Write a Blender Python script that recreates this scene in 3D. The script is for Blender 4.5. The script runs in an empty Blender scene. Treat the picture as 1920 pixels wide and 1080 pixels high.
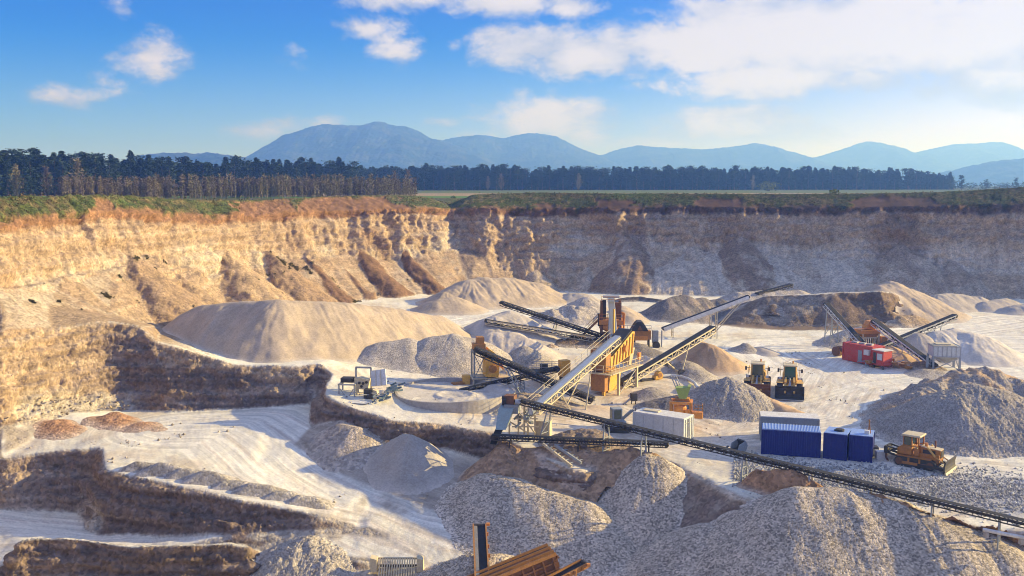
import bpy, math, random
import numpy as np
from mathutils import Vector, Matrix
from mathutils.geometry import delaunay_2d_cdt

random.seed(7)
RNG = np.random.default_rng(11)
SC = bpy.context.scene
COL = SC.collection

# ------------------------------------------------------------------ camera
F, PITCH, CZ = 1844.0, math.atan(195 / 1844), 28.0
cp, sp = math.cos(PITCH), math.sin(PITCH)
cam = bpy.data.cameras.new("camera")
cam.lens = 36 * F / 1920
cam.clip_start, cam.clip_end = 0.5, 60000
camo = bpy.data.objects.new("camera", cam)
COL.objects.link(camo)
camo.location = (0, 0, CZ)
camo.rotation_euler = (math.pi / 2 - PITCH, 0, 0)
SC.camera = camo


def ray(u, v):
    xc, yc = (u - 960) / F, (540 - v) / F
    return xc, cp + yc * sp, -sp + yc * cp


def PY(u, v, Y):          # world point seen at (u, v) when it stands Y metres ahead
    if v > 420: return PZ(u, v, CZ - (v - 345) / F * Y)      # Y was read off the flat-field formula: keep the level it meant
    r = ray(u, v)
    t = Y / r[1]
    return (r[0] * t, Y, CZ + r[2] * t)


def PZ(u, v, z):          # world point seen at (u, v) when it lies on level z
    r = ray(u, v)
    t = (z - CZ) / r[2]
    return (r[0] * t, r[1] * t, z)


# ------------------------------------------------------------------ noise
def pnoise(x, y, z=None, seed=0):
    x = np.asarray(x, np.float32); y = np.asarray(y, np.float32)
    z = np.zeros_like(x) if z is None else np.asarray(z, np.float32)
    x, y, z = np.broadcast_arrays(x, y, z)
    xi, yi, zi = np.floor(x), np.floor(y), np.floor(z)
    xf, yf, zf = x - xi, y - yi, z - zi
    xi, yi, zi = xi.astype(np.int64), yi.astype(np.int64), zi.astype(np.int64)
    fu = xf * xf * xf * (xf * (xf * 6 - 15) + 10)
    fv = yf * yf * yf * (yf * (yf * 6 - 15) + 10)
    fw = zf * zf * zf * (zf * (zf * 6 - 15) + 10)
    out = np.zeros(x.shape, np.float32)
    for dx in (0, 1):
        wx = fu if dx else 1 - fu
        for dy in (0, 1):
            wy = fv if dy else 1 - fv
            for dz in (0, 1):
                wz = fw if dz else 1 - fw
                h = ((xi + dx) * 374761393 + (yi + dy) * 668265263 + (zi + dz) * 2147483647 * 3 + seed * 974711) & 0xFFFFFFFF
                h = ((h ^ (h >> 13)) * 1274126177) & 0xFFFFFFFF
                h = (h ^ (h >> 16))
                gx = ((h & 255) / 127.5 - 1).astype(np.float32)
                gy = (((h >> 8) & 255) / 127.5 - 1).astype(np.float32)
                gz = (((h >> 16) & 255) / 127.5 - 1).astype(np.float32)
                out += wx * wy * wz * (gx * (xf - dx) + gy * (yf - dy) + gz * (zf - dz))
    return out


def fbm(x, y, z=None, o=4, seed=0, gain=.5):
    a, s, t = 1., 0., 1.
    for i in range(o):
        s = s + a * pnoise(np.asarray(x) * t, np.asarray(y) * t, None if z is None else np.asarray(z) * t, seed + i * 17)
        a *= gain
        t *= 2.03
    return s


def sstep(a, b, x):
    t = np.clip((x - a) / (b - a), 0, 1)
    return t * t * (3 - 2 * t)


def mixc(c, d, t):
    return c + (np.asarray(d, np.float32) - c) * t[..., None]


# ------------------------------------------------------------------ materials
def srgb(r, g, b):
    return tuple(((c / 255) / 12.92 if c / 255 <= .04045 else ((c / 255 + .055) / 1.055) ** 2.4) for c in (r, g, b))


MATS = {}


class NT:
    def __init__(self, name):
        self.m = bpy.data.materials.new(name)
        self.m.use_nodes = True
        self.t = self.m.node_tree
        self.n, self.l = self.t.nodes, self.t.links
        self.b = self.n["Principled BSDF"]

    def add(self, kind, **kw):
        x = self.n.new(kind)
        for k, v in kw.items():
            if k.startswith("_"):
                setattr(x, k[1:], v)
            else:
                x.inputs[k.replace("_", " ")].default_value = v
        return x

    def link(self, a, b):
        self.l.new(a, b)


def maprange(k, src, a, b, c, d):
    m = k.add("ShaderNodeMapRange")
    m.inputs[1].default_value, m.inputs[2].default_value = a, b
    m.inputs[3].default_value, m.inputs[4].default_value = c, d
    k.link(src, m.inputs[0])
    return m.outputs[0]


def earth(name, grain=.3, gamt=.35, bump=.3, nscale=.35, namt=.35, rough=.95, bdist=None, tracks=False):
    """bare earth, sand or gravel: the vertex colour of each zone, broken by noise and by stones of size `grain`"""
    k = NT(name)
    at = k.add("ShaderNodeAttribute", _attribute_name="Col")
    geo = k.add("ShaderNodeNewGeometry")
    n1 = k.add("ShaderNodeTexNoise", Scale=nscale, Detail=9.0, Roughness=.68)
    k.link(geo.outputs["Position"], n1.inputs["Vector"])
    v = k.add("ShaderNodeTexVoronoi", Scale=1 / grain, Randomness=1.0)
    k.link(geo.outputs["Position"], v.inputs["Vector"])
    sep = k.add("ShaderNodeSeparateColor")
    k.link(v.outputs["Color"], sep.inputs[0])
    a = maprange(k, n1.outputs["Fac"], .3, .7, 1 - namt, 1 + namt)
    b = maprange(k, sep.outputs[0], 0, 1, 1 - gamt, 1 + gamt)
    mu = k.add("ShaderNodeMath", _operation="MULTIPLY")
    k.link(a, mu.inputs[0]); k.link(b, mu.inputs[1])
    if tracks:      # wheel tracks run along the haul roads
        ta = k.add("ShaderNodeAttribute", _attribute_name="Trk")
        st = k.add("ShaderNodeVectorMath", _operation="MULTIPLY")
        k.link(ta.outputs["Vector"], st.inputs[0]); st.inputs[1].default_value = (1.5, .035, 0)
        tn = k.add("ShaderNodeTexNoise", Scale=1.0, Detail=6.0, Roughness=.62)
        k.link(st.outputs[0], tn.inputs["Vector"])
        sz = k.add("ShaderNodeSeparateXYZ"); k.link(ta.outputs["Vector"], sz.inputs[0])
        tk = maprange(k, tn.outputs["Fac"], .38, .62, -.24, .12)
        tm = k.add("ShaderNodeMath", _operation="MULTIPLY_ADD"); k.link(tk, tm.inputs[0]); k.link(sz.outputs[2], tm.inputs[1]); tm.inputs[2].default_value = 1.
        m2 = k.add("ShaderNodeMath", _operation="MULTIPLY"); k.link(mu.outputs[0], m2.inputs[0]); k.link(tm.outputs[0], m2.inputs[1])
        mu = m2
    vm = k.add("ShaderNodeVectorMath", _operation="SCALE")
    k.link(at.outputs["Color"], vm.inputs[0]); k.link(mu.outputs[0], vm.inputs["Scale"])
    k.link(vm.outputs[0], k.b.inputs["Base Color"])
    k.b.inputs["Roughness"].default_value = rough
    k.b.inputs["Specular IOR Level"].default_value = .15
    n2 = k.add("ShaderNodeTexNoise", Scale=nscale * 6, Detail=8.0, Roughness=.7)
    k.link(geo.outputs["Position"], n2.inputs["Vector"])
    ad = k.add("ShaderNodeMath", _operation="MULTIPLY_ADD")
    k.link(v.outputs["Distance"], ad.inputs[0])
    ad.inputs[1].default_value = -.6
    k.link(n2.outputs["Fac"], ad.inputs[2])
    bu = k.add("ShaderNodeBump", Strength=bump, Distance=bdist or grain * 1.2)
    k.link(ad.outputs[0], bu.inputs["Height"])
    k.link(bu.outputs[0], k.b.inputs["Normal"])
    MATS[name] = k.m
    return k.m


def paint(name, col, rough=.5, metal=0., dirt=.35, dcol=(.33, .27, .2), scale=1.5, spec=.4, ribs=None):
    """painted or bare metal with dust and wear in uneven blotches; ribs = (axis, pitch) for profiled sheet"""
    k = NT(name)
    tc = k.add("ShaderNodeTexCoord")
    n = k.add("ShaderNodeTexNoise", Scale=scale, Detail=8.0, Roughness=.7)
    k.link(tc.outputs["Object"], n.inputs["Vector"])
    n2 = k.add("ShaderNodeTexNoise", Scale=scale * 5, Detail=5.0, Roughness=.6)
    k.link(tc.outputs["Object"], n2.inputs["Vector"])
    f = maprange(k, n.outputs["Fac"], .42, .75, dirt * .25, min(1, dirt * 1.8))
    mx = k.add("ShaderNodeMix", _data_type="RGBA")
    k.link(f, mx.inputs[0])
    mx.inputs[6].default_value = (*col, 1)
    mx.inputs[7].default_value = (*dcol, 1)
    g = maprange(k, n2.outputs["Fac"], .3, .7, .82, 1.15)
    vm = k.add("ShaderNodeVectorMath", _operation="SCALE")
    k.link(mx.outputs[2], vm.inputs[0]); k.link(g, vm.inputs["Scale"])
    k.link(vm.outputs[0], k.b.inputs["Base Color"])
    r = maprange(k, n.outputs["Fac"], .35, .7, rough, min(1, rough + .35))
    k.link(r, k.b.inputs["Roughness"])
    k.b.inputs["Metallic"].default_value = metal
    k.b.inputs["Specular IOR Level"].default_value = spec
    bu = k.add("ShaderNodeBump", Strength=.25, Distance=.02)
    if ribs:
        sx = k.add("ShaderNodeSeparateXYZ")
        k.link(tc.outputs["Object"], sx.inputs[0])
        s = k.add("ShaderNodeMath", _operation="MULTIPLY")
        s.inputs[1].default_value = 2 * math.pi / ribs[1]
        k.link(sx.outputs[ribs[0]], s.inputs[0])
        w = k.add("ShaderNodeMath", _operation="SINE")
        k.link(s.outputs[0], w.inputs[0])
        k.link(w.outputs[0], bu.inputs["Height"])
        bu.inputs["Strength"].default_value = .6
    else:
        k.link(n2.outputs["Fac"], bu.inputs["Height"])
    k.link(bu.outputs[0], k.b.inputs["Normal"])
    MATS[name] = k.m
    return k.m


# ------------------------------------------------------------------ object bookkeeping
def tag(o, label=None, cat=None, group=None, kind=None):
    if label: o["label"] = label
    if cat: o["category"] = cat
    if group: o["group"] = group
    if kind: o["kind"] = kind
    return o


def link_mesh(name, me, parent=None):
    o = bpy.data.objects.new(name, me)
    COL.objects.link(o)
    if parent: o.parent = parent
    return o


def np_mesh(name, verts, quads, mat, col=None, smooth=True):
    me = bpy.data.meshes.new(name)
    nv, nf = len(verts), len(quads)
    k = quads.shape[1]
    me.vertices.add(nv)
    me.vertices.foreach_set("co", np.ascontiguousarray(verts, np.float32).ravel())
    me.loops.add(nf * k)
    me.loops.foreach_set("vertex_index", np.ascontiguousarray(quads, np.int32).ravel())
    me.polygons.add(nf)
    me.polygons.foreach_set("loop_start", np.arange(0, nf * k, k, dtype=np.int32))
    me.polygons.foreach_set("loop_total", np.full(nf, k, np.int32))
    me.update(calc_edges=True)
    me.validate()
    if smooth:
        me.polygons.foreach_set("use_smooth", np.ones(len(me.polygons), bool))
    if col is not None:
        a = me.color_attributes.new("Col", "FLOAT_COLOR", "POINT")
        c = np.ones((nv, 4), np.float32)
        c[:, :3] = col
        a.data.foreach_set("color", c.ravel())
    for m in (mat if isinstance(mat, (list, tuple)) else [mat]):
        me.materials.append(m)
    return me
# ------------------------------------------------------------------ terrain: a net of break lines (x, y, z, zone)
TP, TE = [], []          # points and constrained edges


def line(pts, zone, closed=False):
    idx = []
    for p in pts:
        TP.append((p[0], p[1], p[2], zone)); idx.append(len(TP) - 1)
    for a, b in zip(idx, idx[1:]): TE.append((a, b))
    return idx


def spot(pts, zone):
    for p in pts: TP.append((p[0], p[1], p[2], zone))


# stations along the cliff: u, (rim v, Y), (foot of soil v, Y), (head of scree v, Y), (foot v, Y)
ST = [
    (0, 368, 133, 414, 126.5, 535, 121.5, 560, 118), (100, 367, 143, 408, 137, 540, 131, 575, 125), (210, 364, 155, 400, 149, 500, 144.5, 590, 132),
    (300, 372, 166, 405, 158, 470, 155, 612, 141), (400, 376, 181, 407, 173.5, 505, 169, 595, 158), (500, 376, 195, 402, 188, 490, 183, 585, 170),
    (620, 369, 212, 397, 202, 475, 197, 572, 182), (740, 366, 226, 393, 214, 485, 209, 555, 197), (800, 372, 233, 391, 220, 470, 215, 552, 203),
    (845, 389, 238, 394, 226.5, 462, 222, 548, 208), (890, 366, 239, 391, 226, 470, 221, 540, 212), (1000, 362, 240, 392, 229, 480, 224.5, 545, 219),
    (1080, 363, 240, 393, 231, 470, 228, 548, 220), (1150, 364, 240, 394, 230, 455, 227, 552, 214), (1300, 364, 240, 388, 231, 470, 226, 556, 210),
    (1450, 365, 238, 392, 228, 480, 224, 556, 210), (1600, 364, 236, 390, 226, 480, 222.5, 558, 210), (1750, 362, 232, 388, 222, 500, 218.5, 560, 211),
    (1920, 352, 228, 386, 218, 505, 215, 563, 209)]
rows = [[], [], [], [], []]
for s in ST:
    u = s[0]
    r = PY(u, s[1], s[2])
    rows[0].append((r[0], r[1] + 7, 23.0))
    rows[1].append(r)
    for k in (3, 5, 7): rows[(k + 1) // 2].append(PY(u, s[k], s[k + 1]))
for k, w in enumerate(rows):
    p0, p1 = w[0], w[-1]
    w[:0] = [(p0[0] - 30, p0[1] - 69, p0[2]), (p0[0] - 12, p0[1] - 27, p0[2])]
    w += [(p1[0] + 50, p1[1] - 2, p1[2]), (p1[0] + 85 + (25 - 5 * k), p1[1] - 30, p1[2]), (p1[0] + 90 + (25 - 5 * k), p1[1] - 190, p1[2])]
for k, w in enumerate(rows): line(w, float(k))
# the sand bench in front of the far wall
line([PY(1375, 575, 188), PY(1440, 553, 181), PY(1560, 548, 178), PY(1655, 545, 177), PY(1690, 552, 186), PY(1700, 558, 200)], 5.)
line([PY(1345, 607, 178), PY(1380, 609, 174), PY(1460, 613, 172.5), PY(1560, 613, 171.5), PY(1680, 610, 173), PY(1730, 590, 184), PY(1760, 576, 200)], 6.)
# lip of the working level, left to right
lip = [PY(0, 622, 111.5), PY(100, 618, 118), PY(200, 602, 123.5), PY(270, 612, 124), PY(300, 642, 122.5), PY(312, 682, 121.5), PY(450, 685, 121.5), PY(600, 682, 122), PY(618, 700, 120),
       PY(600, 738, 112.5), PY(660, 770, 108.5), PY(740, 790, 106.5), PY(850, 800, 106.5), PY(920, 812, 104.5), PY(1000, 850, 99), PY(1050, 872, 96.5), PY(1095, 888, 95.3),
       PY(1140, 880, 97), PY(1195, 850, 101.5), PY(1290, 875, 97), PY(1395, 932, 87.2), PY(1600, 955, 86.5), PY(1920, 1000, 82), (75, 74, -1), (230, 50, -1)]
lip[:0] = [(lip[0][0] - 30, lip[0][1] - 69, lip[0][2]), (lip[0][0] - 12, lip[0][1] - 27, lip[0][2])]
line(lip, 5.)
foot = [PY(0, 797, 107.5), PY(60, 780, 111.5), PY(120, 770, 115), PY(200, 768, 118.5), PY(250, 768, 119.8), PY(320, 772, 118.3), PY(450, 768, 118.5), PY(588, 757, 118.5), PY(585, 800, 110), PY(555, 835, 106), PY(640, 890, 100.5),
        PY(700, 915, 98), PY(760, 938, 95.5), PY(820, 962, 94), PY(960, 1008, 90), PY(1100, 1035, 88.5), PY(1215, 1058, 87.3), PY(1320, 1085, 84.5), (24, 73, -6.5), (36, 66, -6.5), (75, 58, -6.5), (230, 32, -6.5)]
foot[:0] = [(foot[0][0] - 26, foot[0][1] - 69, foot[0][2]), (foot[0][0] - 10, foot[0][1] - 27, foot[0][2])]
line(foot, 6.)
# the bank below the terrace: a steep cut over a slope of loose material
mid_ = []
for P in lip[9:21]:
    Q = min(foot, key=lambda f_: math.hypot(f_[0] - P[0], f_[1] - P[1]))
    dq = math.hypot(Q[0] - P[0], Q[1] - P[1])
    t_ = min(.3, 1.1 / dq)
    mid_.append((P[0] + (Q[0] - P[0]) * t_, P[1] + (Q[1] - P[1]) * t_, P[2] - (P[2] - Q[2]) * .5))
line(mid_, 5.6)
spot([PZ(*p) for p in [(700, 700, 3.9), (850, 700, 3.2), (1000, 720, 2.2), (1100, 760, 1.2), (1200, 790, .6), (1300, 805, .3), (1450, 860, 0), (1650, 880, 0), (1880, 890, .0), (1900, 780, .8), (1700, 720, 1.3),
      (1500, 700, 1.6), (1300, 700, 1.9), (1150, 680, 2.6), (1000, 650, 3.4), (860, 612, 4.3), (1050, 590, 4.2), (1250, 612, 3.4), (1500, 640, 2.6), (1800, 620, 2.6), (1900, 590, 3.2), (660, 655, 4.8), (560, 690, 5.4),
      (680, 735, 3.7), (760, 765, 2.8), (850, 775, 2.4), (950, 790, 1.7)]], 4.5)
# lower floor, ramp and the tongue between them
spot([PZ(*p) for p in [(340, 795, .7), (430, 790, .9), (520, 780, 1.1), (500, 810, .5), (300, 850, .1), (400, 850, 0), (500, 870, -.9), (600, 905, -2.1), (700, 950, -3.2), (640, 955, -2.9), (760, 985, -3.9),
      (820, 1010, -4.4), (900, 1030, -4.8), (1050, 1060, -5.6), (1200, 1095, -6), (-150, 985, -5), (0, 985, -5), (100, 1000, -5.2), (300, 1008, -5.1), (500, 1006, -4.5), (650, 999, -4.1), (750, 1012, -4.4), (600, 1040, -4.9),
      (750, 1060, -5.4), (900, 1080, -5.8), (80, 810, .5), (200, 810, .5), (-150, 810, .5)]], 6.5)
line([PY(-500, 905, 99), PY(-200, 885, 101), PZ(0, 862, -.6), PZ(80, 848, -.1), PZ(150, 842, .3), PZ(185, 838, .4), PZ(192, 880, -.2), PZ(300, 905, -.8), PZ(450, 938, -1.7), PZ(600, 968, -2.8), PZ(680, 985, -3.6)], 6.)
line([PY(-500, 990, 95), PY(-200, 970, 98), PY(0, 955, 99), PY(80, 958, 99.4), PY(150, 962, 98.8), PY(190, 1003, 94.3), PY(300, 1002, 92.6), PY(450, 1000, 90.6), PY(600, 994, 90.2), PY(676, 991, 91.1)], 6.2)
mc = [PY(*p) for p in [(25, 1012, 86.3), (60, 1003, 87), (130, 1007, 87), (240, 1020, 86.3), (430, 1015, 86.5), (465, 1022, 86.3)]]
line(mc, 6.)
line([(p[0], p[1] + 2.6, -5.3) for p in mc], 6.2)
line([(mc[0][0] - 2, mc[0][1], -6.3)] + [(p[0] + .6, p[1] - 1.6, -7.2) for p in mc] + [(mc[-1][0] + 1.2, mc[-1][1] + .3, -5.9)], 6.2)
for x in (-330, -160, -80, -40, 0, 40, 80, 160, 400):
    spot([(x, 76 if abs(x) < 50 else 60, -7.3 if abs(x) < 50 else -6.6), (x, 52, -6.8), (x, 36, 6), (x, 12, 19.5), (x, 3, 25.5), (x, -40, 26)], 7.)
    spot([(x, 345, 23)], 0.)
spot([(-330, y, 23) for y in (120, 200, 270)] + [(400, y, 23) for y in (120, 200, 270)] + [(-130, 80, 23)], 0.)

TPa = np.array(TP)
vo, _, fo, ov, _, _ = delaunay_2d_cdt([Vector((p[0], p[1])) for p in TP], TE, [], 0, 1e-4)
zz = []
for i, q in enumerate(vo):
    if ov[i]: zz.append(TPa[ov[i][0], 2:4])
    else:
        d = (TPa[:, 0] - q.x) ** 2 + (TPa[:, 1] - q.y) ** 2
        k = np.argsort(d)[:2]
        zz.append((TPa[k, 2:4] / d[k][:, None]).sum(0) / (1 / d[k]).sum())
X0, Y0, CS = -300., -40., .25
NX, NY = int(640 / CS), int(380 / CS)
RZ = np.full((NY, NX), 23., np.float32)
RS = np.zeros((NY, NX), np.float32)
for tri in fo:
    P = np.array([[vo[i].x, vo[i].y] for i in tri]); V = np.array([zz[i] for i in tri])
    a = np.floor((P.min(0) - (X0, Y0)) / CS).astype(int); b = np.ceil((P.max(0) - (X0, Y0)) / CS).astype(int) + 1
    a = np.maximum(a, 0); b = np.minimum(b, (NX, NY))
    if (b <= a).any(): continue
    gx, gy = np.meshgrid(X0 + CS * np.arange(a[0], b[0]), Y0 + CS * np.arange(a[1], b[1]))
    e1, e2 = P[1] - P[0], P[2] - P[0]
    det = e1[0] * e2[1] - e1[1] * e2[0]
    if abs(det) < 1e-9: continue
    qx, qy = gx - P[0, 0], gy - P[0, 1]
    l1 = (qx * e2[1] - qy * e2[0]) / det; l2 = (e1[0] * qy - e1[1] * qx) / det
    m = (l1 >= -1e-6) & (l2 >= -1e-6) & (l1 + l2 <= 1 + 1e-6)
    sub = RZ[a[1]:b[1], a[0]:b[0]]; sub[m] = (V[0, 0] + l1 * (V[1, 0] - V[0, 0]) + l2 * (V[2, 0] - V[0, 0]))[m]
    sub = RS[a[1]:b[1], a[0]:b[0]]; sub[m] = (V[0, 1] + l1 * (V[1, 1] - V[0, 1]) + l2 * (V[2, 1] - V[0, 1]))[m]


def blur(A, r):
    for ax in (0, 1):
        c = np.cumsum(np.concatenate([np.repeat(A.take([0], ax), r + 1, ax), A, np.repeat(A.take([-1], ax), r, ax)], ax), ax, dtype=np.float64)
        n = A.shape[ax]
        A = ((c.take(range(2 * r + 1, n + 2 * r + 1), ax) - c.take(range(0, n), ax)) / (2 * r + 1)).astype(np.float32)
    return A


RZ = blur(RZ, 1)
# loose material gathers at the foot of every face
gx_m, gy_m = np.meshgrid(X0 + CS * np.arange(NX), Y0 + CS * np.arange(NY))
tal_ = blur(blur(RZ, 9), 9) - (.75 + .9 * (.5 + fbm(gx_m / 6, gy_m / 6, o=3, seed=201)).clip(0, 1.4))
TAL = sstep(.0, .25, tal_ - RZ)
RZ = np.maximum(RZ, tal_)
RZ = blur(RZ, 1)
TAL = blur(TAL, 2)
# scree and slid earth lean on the cliff in separate tongues: u, v of the head, narrowness, share of brown earth
CONES = [(565, 478, 2.0, 1), (672, 468, 1.6, 1), (757, 470, 1.9, 1), (638, 500, 2.6, .85), (838, 476, 2.0, .55), (240, 476, 1.3, .3), (120, 515, 1.2, 0), (420, 468, 1.4, 0), (500, 468, 1.5, .4), (330, 512, 1.5, .12),
         (1185, 445, 1.15, .95), (1385, 440, 1.2, .95), (1300, 462, .9, 0), (1500, 470, .85, 0), (1100, 502, 1.3, 0), (1690, 455, 1.0, .6), (1620, 485, 1.0, .1), (1785, 485, 1.1, .5), (1000, 505, 1.2, 0), (1425, 470, 1.6, .5)]
STa = np.array(ST, float)
BRN, CW = np.zeros_like(RZ), np.zeros_like(RZ)
for cu, cv, cm, cb_ in CONES:
    q = [np.interp(cu, STa[:, 0], STa[:, i]) for i in range(1, 9)]
    cY = np.interp(cv, [q[2], q[4], q[6]], [q[3], q[5], q[7]])
    ap = PY(cu, cv, cY)
    j = int(np.argmin([math.hypot(p[0] - ap[0], p[1] - ap[1]) for p in rows[4]]))
    j = min(max(j, 1), len(rows[4]) - 2)
    tx, ty = rows[4][j + 1][0] - rows[4][j - 1][0], rows[4][j + 1][1] - rows[4][j - 1][1]
    tl = math.hypot(tx, ty); tx /= tl; ty /= tl
    i0, i1 = int((ap[0] - 30 - X0) / CS), int((ap[0] + 30 - X0) / CS); j0, j1 = int((ap[1] - 30 - Y0) / CS), int((ap[1] + 30 - Y0) / CS)
    gx_s, gy_s = gx_m[j0:j1, i0:i1], gy_m[j0:j1, i0:i1]
    ddx, ddy = gx_s - ap[0], gy_s - ap[1]
    dt = ddx * tx + ddy * ty + 1.1 * fbm(gx_s / 5, gy_s / 5, o=3, seed=211 + int(cu)); dn = -ddx * ty + ddy * tx
    zc = ap[2] + .4 - .70 * np.sqrt(dn * dn + (cm * dt) ** 2 + .3) + .3 * fbm(gx_s / 2.5, gy_s / 2.5, o=3, seed=213)
    sub = RZ[j0:j1, i0:i1]
    win = sstep(0, .3, zc - sub)
    BRN[j0:j1, i0:i1] = BRN[j0:j1, i0:i1] * (1 - win) + cb_ * win
    CW[j0:j1, i0:i1] = np.maximum(CW[j0:j1, i0:i1], win)
    RZ[j0:j1, i0:i1] = np.maximum(sub, zc)
# floors are smoothed harder than walls
gy_, gx_ = np.gradient(RZ, CS)
steep = blur(sstep(.3, .6, np.hypot(gx_, gy_)), 20)
soft = blur(blur(RZ, 14), 14)
wsoft = 1 - sstep(0., .02, steep)
RZ = RZ * (1 - wsoft) + soft * wsoft
RS = blur(RS, 1)


def warp(x, y):
    k = .38 + .4 * sstep(125, 170, y)
    wx = k * (fbm(x / 7, y / 7, o=4, seed=3) * 1.5 + 1.6 * pnoise(x / 22, y / 22, seed=9))
    wy = k * (fbm(x / 7, y / 7, o=4, seed=5) * 1.5 + 1.6 * pnoise(x / 22, y / 22, seed=13))
    return x + wx, y + wy


def bil(A, x, y):
    fx = np.clip((x - X0) / CS, 0, NX - 1.01); fy = np.clip((y - Y0) / CS, 0, NY - 1.01)
    ix, iy = fx.astype(int), fy.astype(int)
    fx, fy = fx - ix, fy - iy
    return (A[iy, ix] * (1 - fx) + A[iy, ix + 1] * fx) * (1 - fy) + (A[iy + 1, ix] * (1 - fx) + A[iy + 1, ix + 1] * fx) * fy


def Hs(x, y):
    x = np.asarray(x, float); y = np.asarray(y, float)
    wx, wy = warp(x, y)
    return bil(RZ, wx, wy)


def hz(x, y): return float(Hs(np.array([x]), np.array([y]))[0])


def G(u, v, y0=60, y1=260):          # first ground point along a line of sight
    r = ray(u, v)
    Y = np.arange(y0, y1, .1)
    x, z = r[0] / r[1] * Y, CZ + r[2] / r[1] * Y
    h = Hs(x, Y)
    i = int(np.argmax(z <= h)) if (z <= h).any() else len(Y) - 1
    return Vector((float(x[i]), float(Y[i]), float(h[i])))


def polydist(pts, px, py):
    best = np.full(px.shape, 1e9); s0 = 0; bs = np.zeros(px.shape)
    for a, b in zip(pts, pts[1:]):
        dx, dy = b[0] - a[0], b[1] - a[1]; L = math.hypot(dx, dy)
        t = np.clip(((px - a[0]) * dx + (py - a[1]) * dy) / L / L, 0, 1)
        d = np.hypot(px - a[0] - t * dx, py - a[1] - t * dy)
        m = d < best; best = np.where(m, d, best)
        bs = np.where(m, s0 + t * L, bs); s0 += L
    return best, bs


# mesh: one column of samples per azimuth, packed where the surface is steep
tcol = np.concatenate([np.linspace(-1.7, -.6, 60, endpoint=False), np.linspace(-.6, .6, 1050), np.linspace(.6, 1.7, 61)[1:]])
Yf = np.concatenate([np.arange(2, 70, .5), np.arange(70, 262, .1), np.arange(262, 336, .5)])
NR = 820
GX = np.zeros((len(tcol), NR)); GY = np.zeros_like(GX)
for i0 in range(0, len(tcol), 130):
    tt = tcol[i0:i0 + 130]
    X = tt[:, None] * Yf[None]
    Z = Hs(X, np.broadcast_to(Yf, X.shape))
    dz = np.abs(np.diff(Z, axis=1)); dy = np.diff(Yf)[None]
    w = (dz + .22 * dy) / Yf[None, 1:] * np.where(Yf[None, 1:] < 74, .25, 1.)
    w = w + .1 * w.mean(1, keepdims=True)
    c = np.concatenate([np.zeros((len(tt), 1)), np.cumsum(w, 1)], 1)
    c /= c[:, -1:]
    for j in range(len(tt)):
        GY[i0 + j] = np.interp(np.linspace(0, 1, NR), c[j], Yf)
    GX[i0:i0 + 130] = tt[:, None] * GY[i0:i0 + 130]
wx_, wy_ = warp(GX, GY)
GZ = bil(RZ, wx_, wy_)
GS = bil(RS, wx_, wy_)
P3 = np.stack([GX, GY, GZ], -1)


def grid_normals(P):
    a = np.gradient(P, axis=0); b = np.gradient(P, axis=1)
    n = np.cross(a, b)
    n /= np.linalg.norm(n, axis=-1, keepdims=True) + 1e-9
    n[n[..., 2] < 0] *= -1
    return n


bx_, by_ = bil(gx_, wx_, wy_), bil(gy_, wx_, wy_)
BN = np.stack([-bx_, -by_, np.ones_like(bx_)], -1)
BN /= np.linalg.norm(BN, axis=-1, keepdims=True)
slope = np.hypot(bx_, by_)
wall = sstep(.8, 1.3, slope)
x, y, z = P3[..., 0], P3[..., 1], P3[..., 2]
far = sstep(118, 150, y)
# erosion: gullies down the faces, ledges along the strata, loose clods on the floor
_d, SAL = polydist(rows[4], x, y)
upper = sstep(4.6, 4.2, GS)
gul = fbm(x / 3.2, y / 3.2, z / 11, o=5, seed=21, gain=.55) * (1 - upper) + upper * fbm(SAL / 3.0 + .35 * fbm(x / 4, y / 4, z / 4, o=2, seed=23), z / 16, o=5, seed=22, gain=.55)
rill = fbm(SAL / 1.5 + .25 * fbm(x / 3, y / 3, o=2, seed=24), z / 30, o=4, seed=25, gain=.6)
big = fbm(x / 9, y / 9, z / 14, o=4, seed=27)
led = .75 * np.tanh(4.5 * fbm(x / 14, y / 14, z / 1.15, o=4, seed=33))
rough = fbm(x / 1.1, y / 1.1, z / 1.1, o=4, seed=41, gain=.6)
crag = (1 - bil(CW, wx_, wy_)) * 0 + .75 * np.abs(fbm(SAL / 5 + .5 * fbm(x / 6, y / 6, z / 6, o=2, seed=45), z / 10, o=4, seed=47)) + .4 * np.abs(fbm(x / 2.6, y / 2.6, z / 1.6, o=4, seed=48))
uw = wall * sstep(3.25, 2.9, GS) * sstep(1.2, 2, GS) * (1 - bil(CW, wx_, wy_))
disp = wall * (.8 * gul * (.45 + .55 * far) + 1.5 * big * far + (.42 + .04 * sstep(5, 5.2, GS)) * led + .28 * rough) + uw * ((.9 + 2.4 * sstep(10, 40, x + 60)) * crag - .6)
scree = sstep(.3, .5, slope) * (1 - wall)
blk = np.round(3.2 * fbm(x / 1.7, y / 1.7, z / .75, o=3, seed=141)) / 3.2
blk2 = np.round(3 * fbm(x / 4.2, y / 4.2, z / 1.9, o=3, seed=143)) / 3
disp += wall * (.5 * blk * (1 - .5 * far) + .5 * blk2 * far)
disp += sstep(2.3, 2., GS) * sstep(.8, 1., GS) * (.12 * rough + .22 * gul + .15 * rill) * sstep(10, -30, x - (y - 225) * .3)
disp += scree * (.12 * rough + .22 * gul + .25 * rill * upper)
disp += (1 - wall) * (1 - scree) * (.045 * rough + .10 * fbm(x / 3, y / 3, o=3, seed=51)) * sstep(74, 80, y)
P3 = P3 + BN * disp[..., None]
x, y, z = P3[..., 0], P3[..., 1], P3[..., 2]

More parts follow.
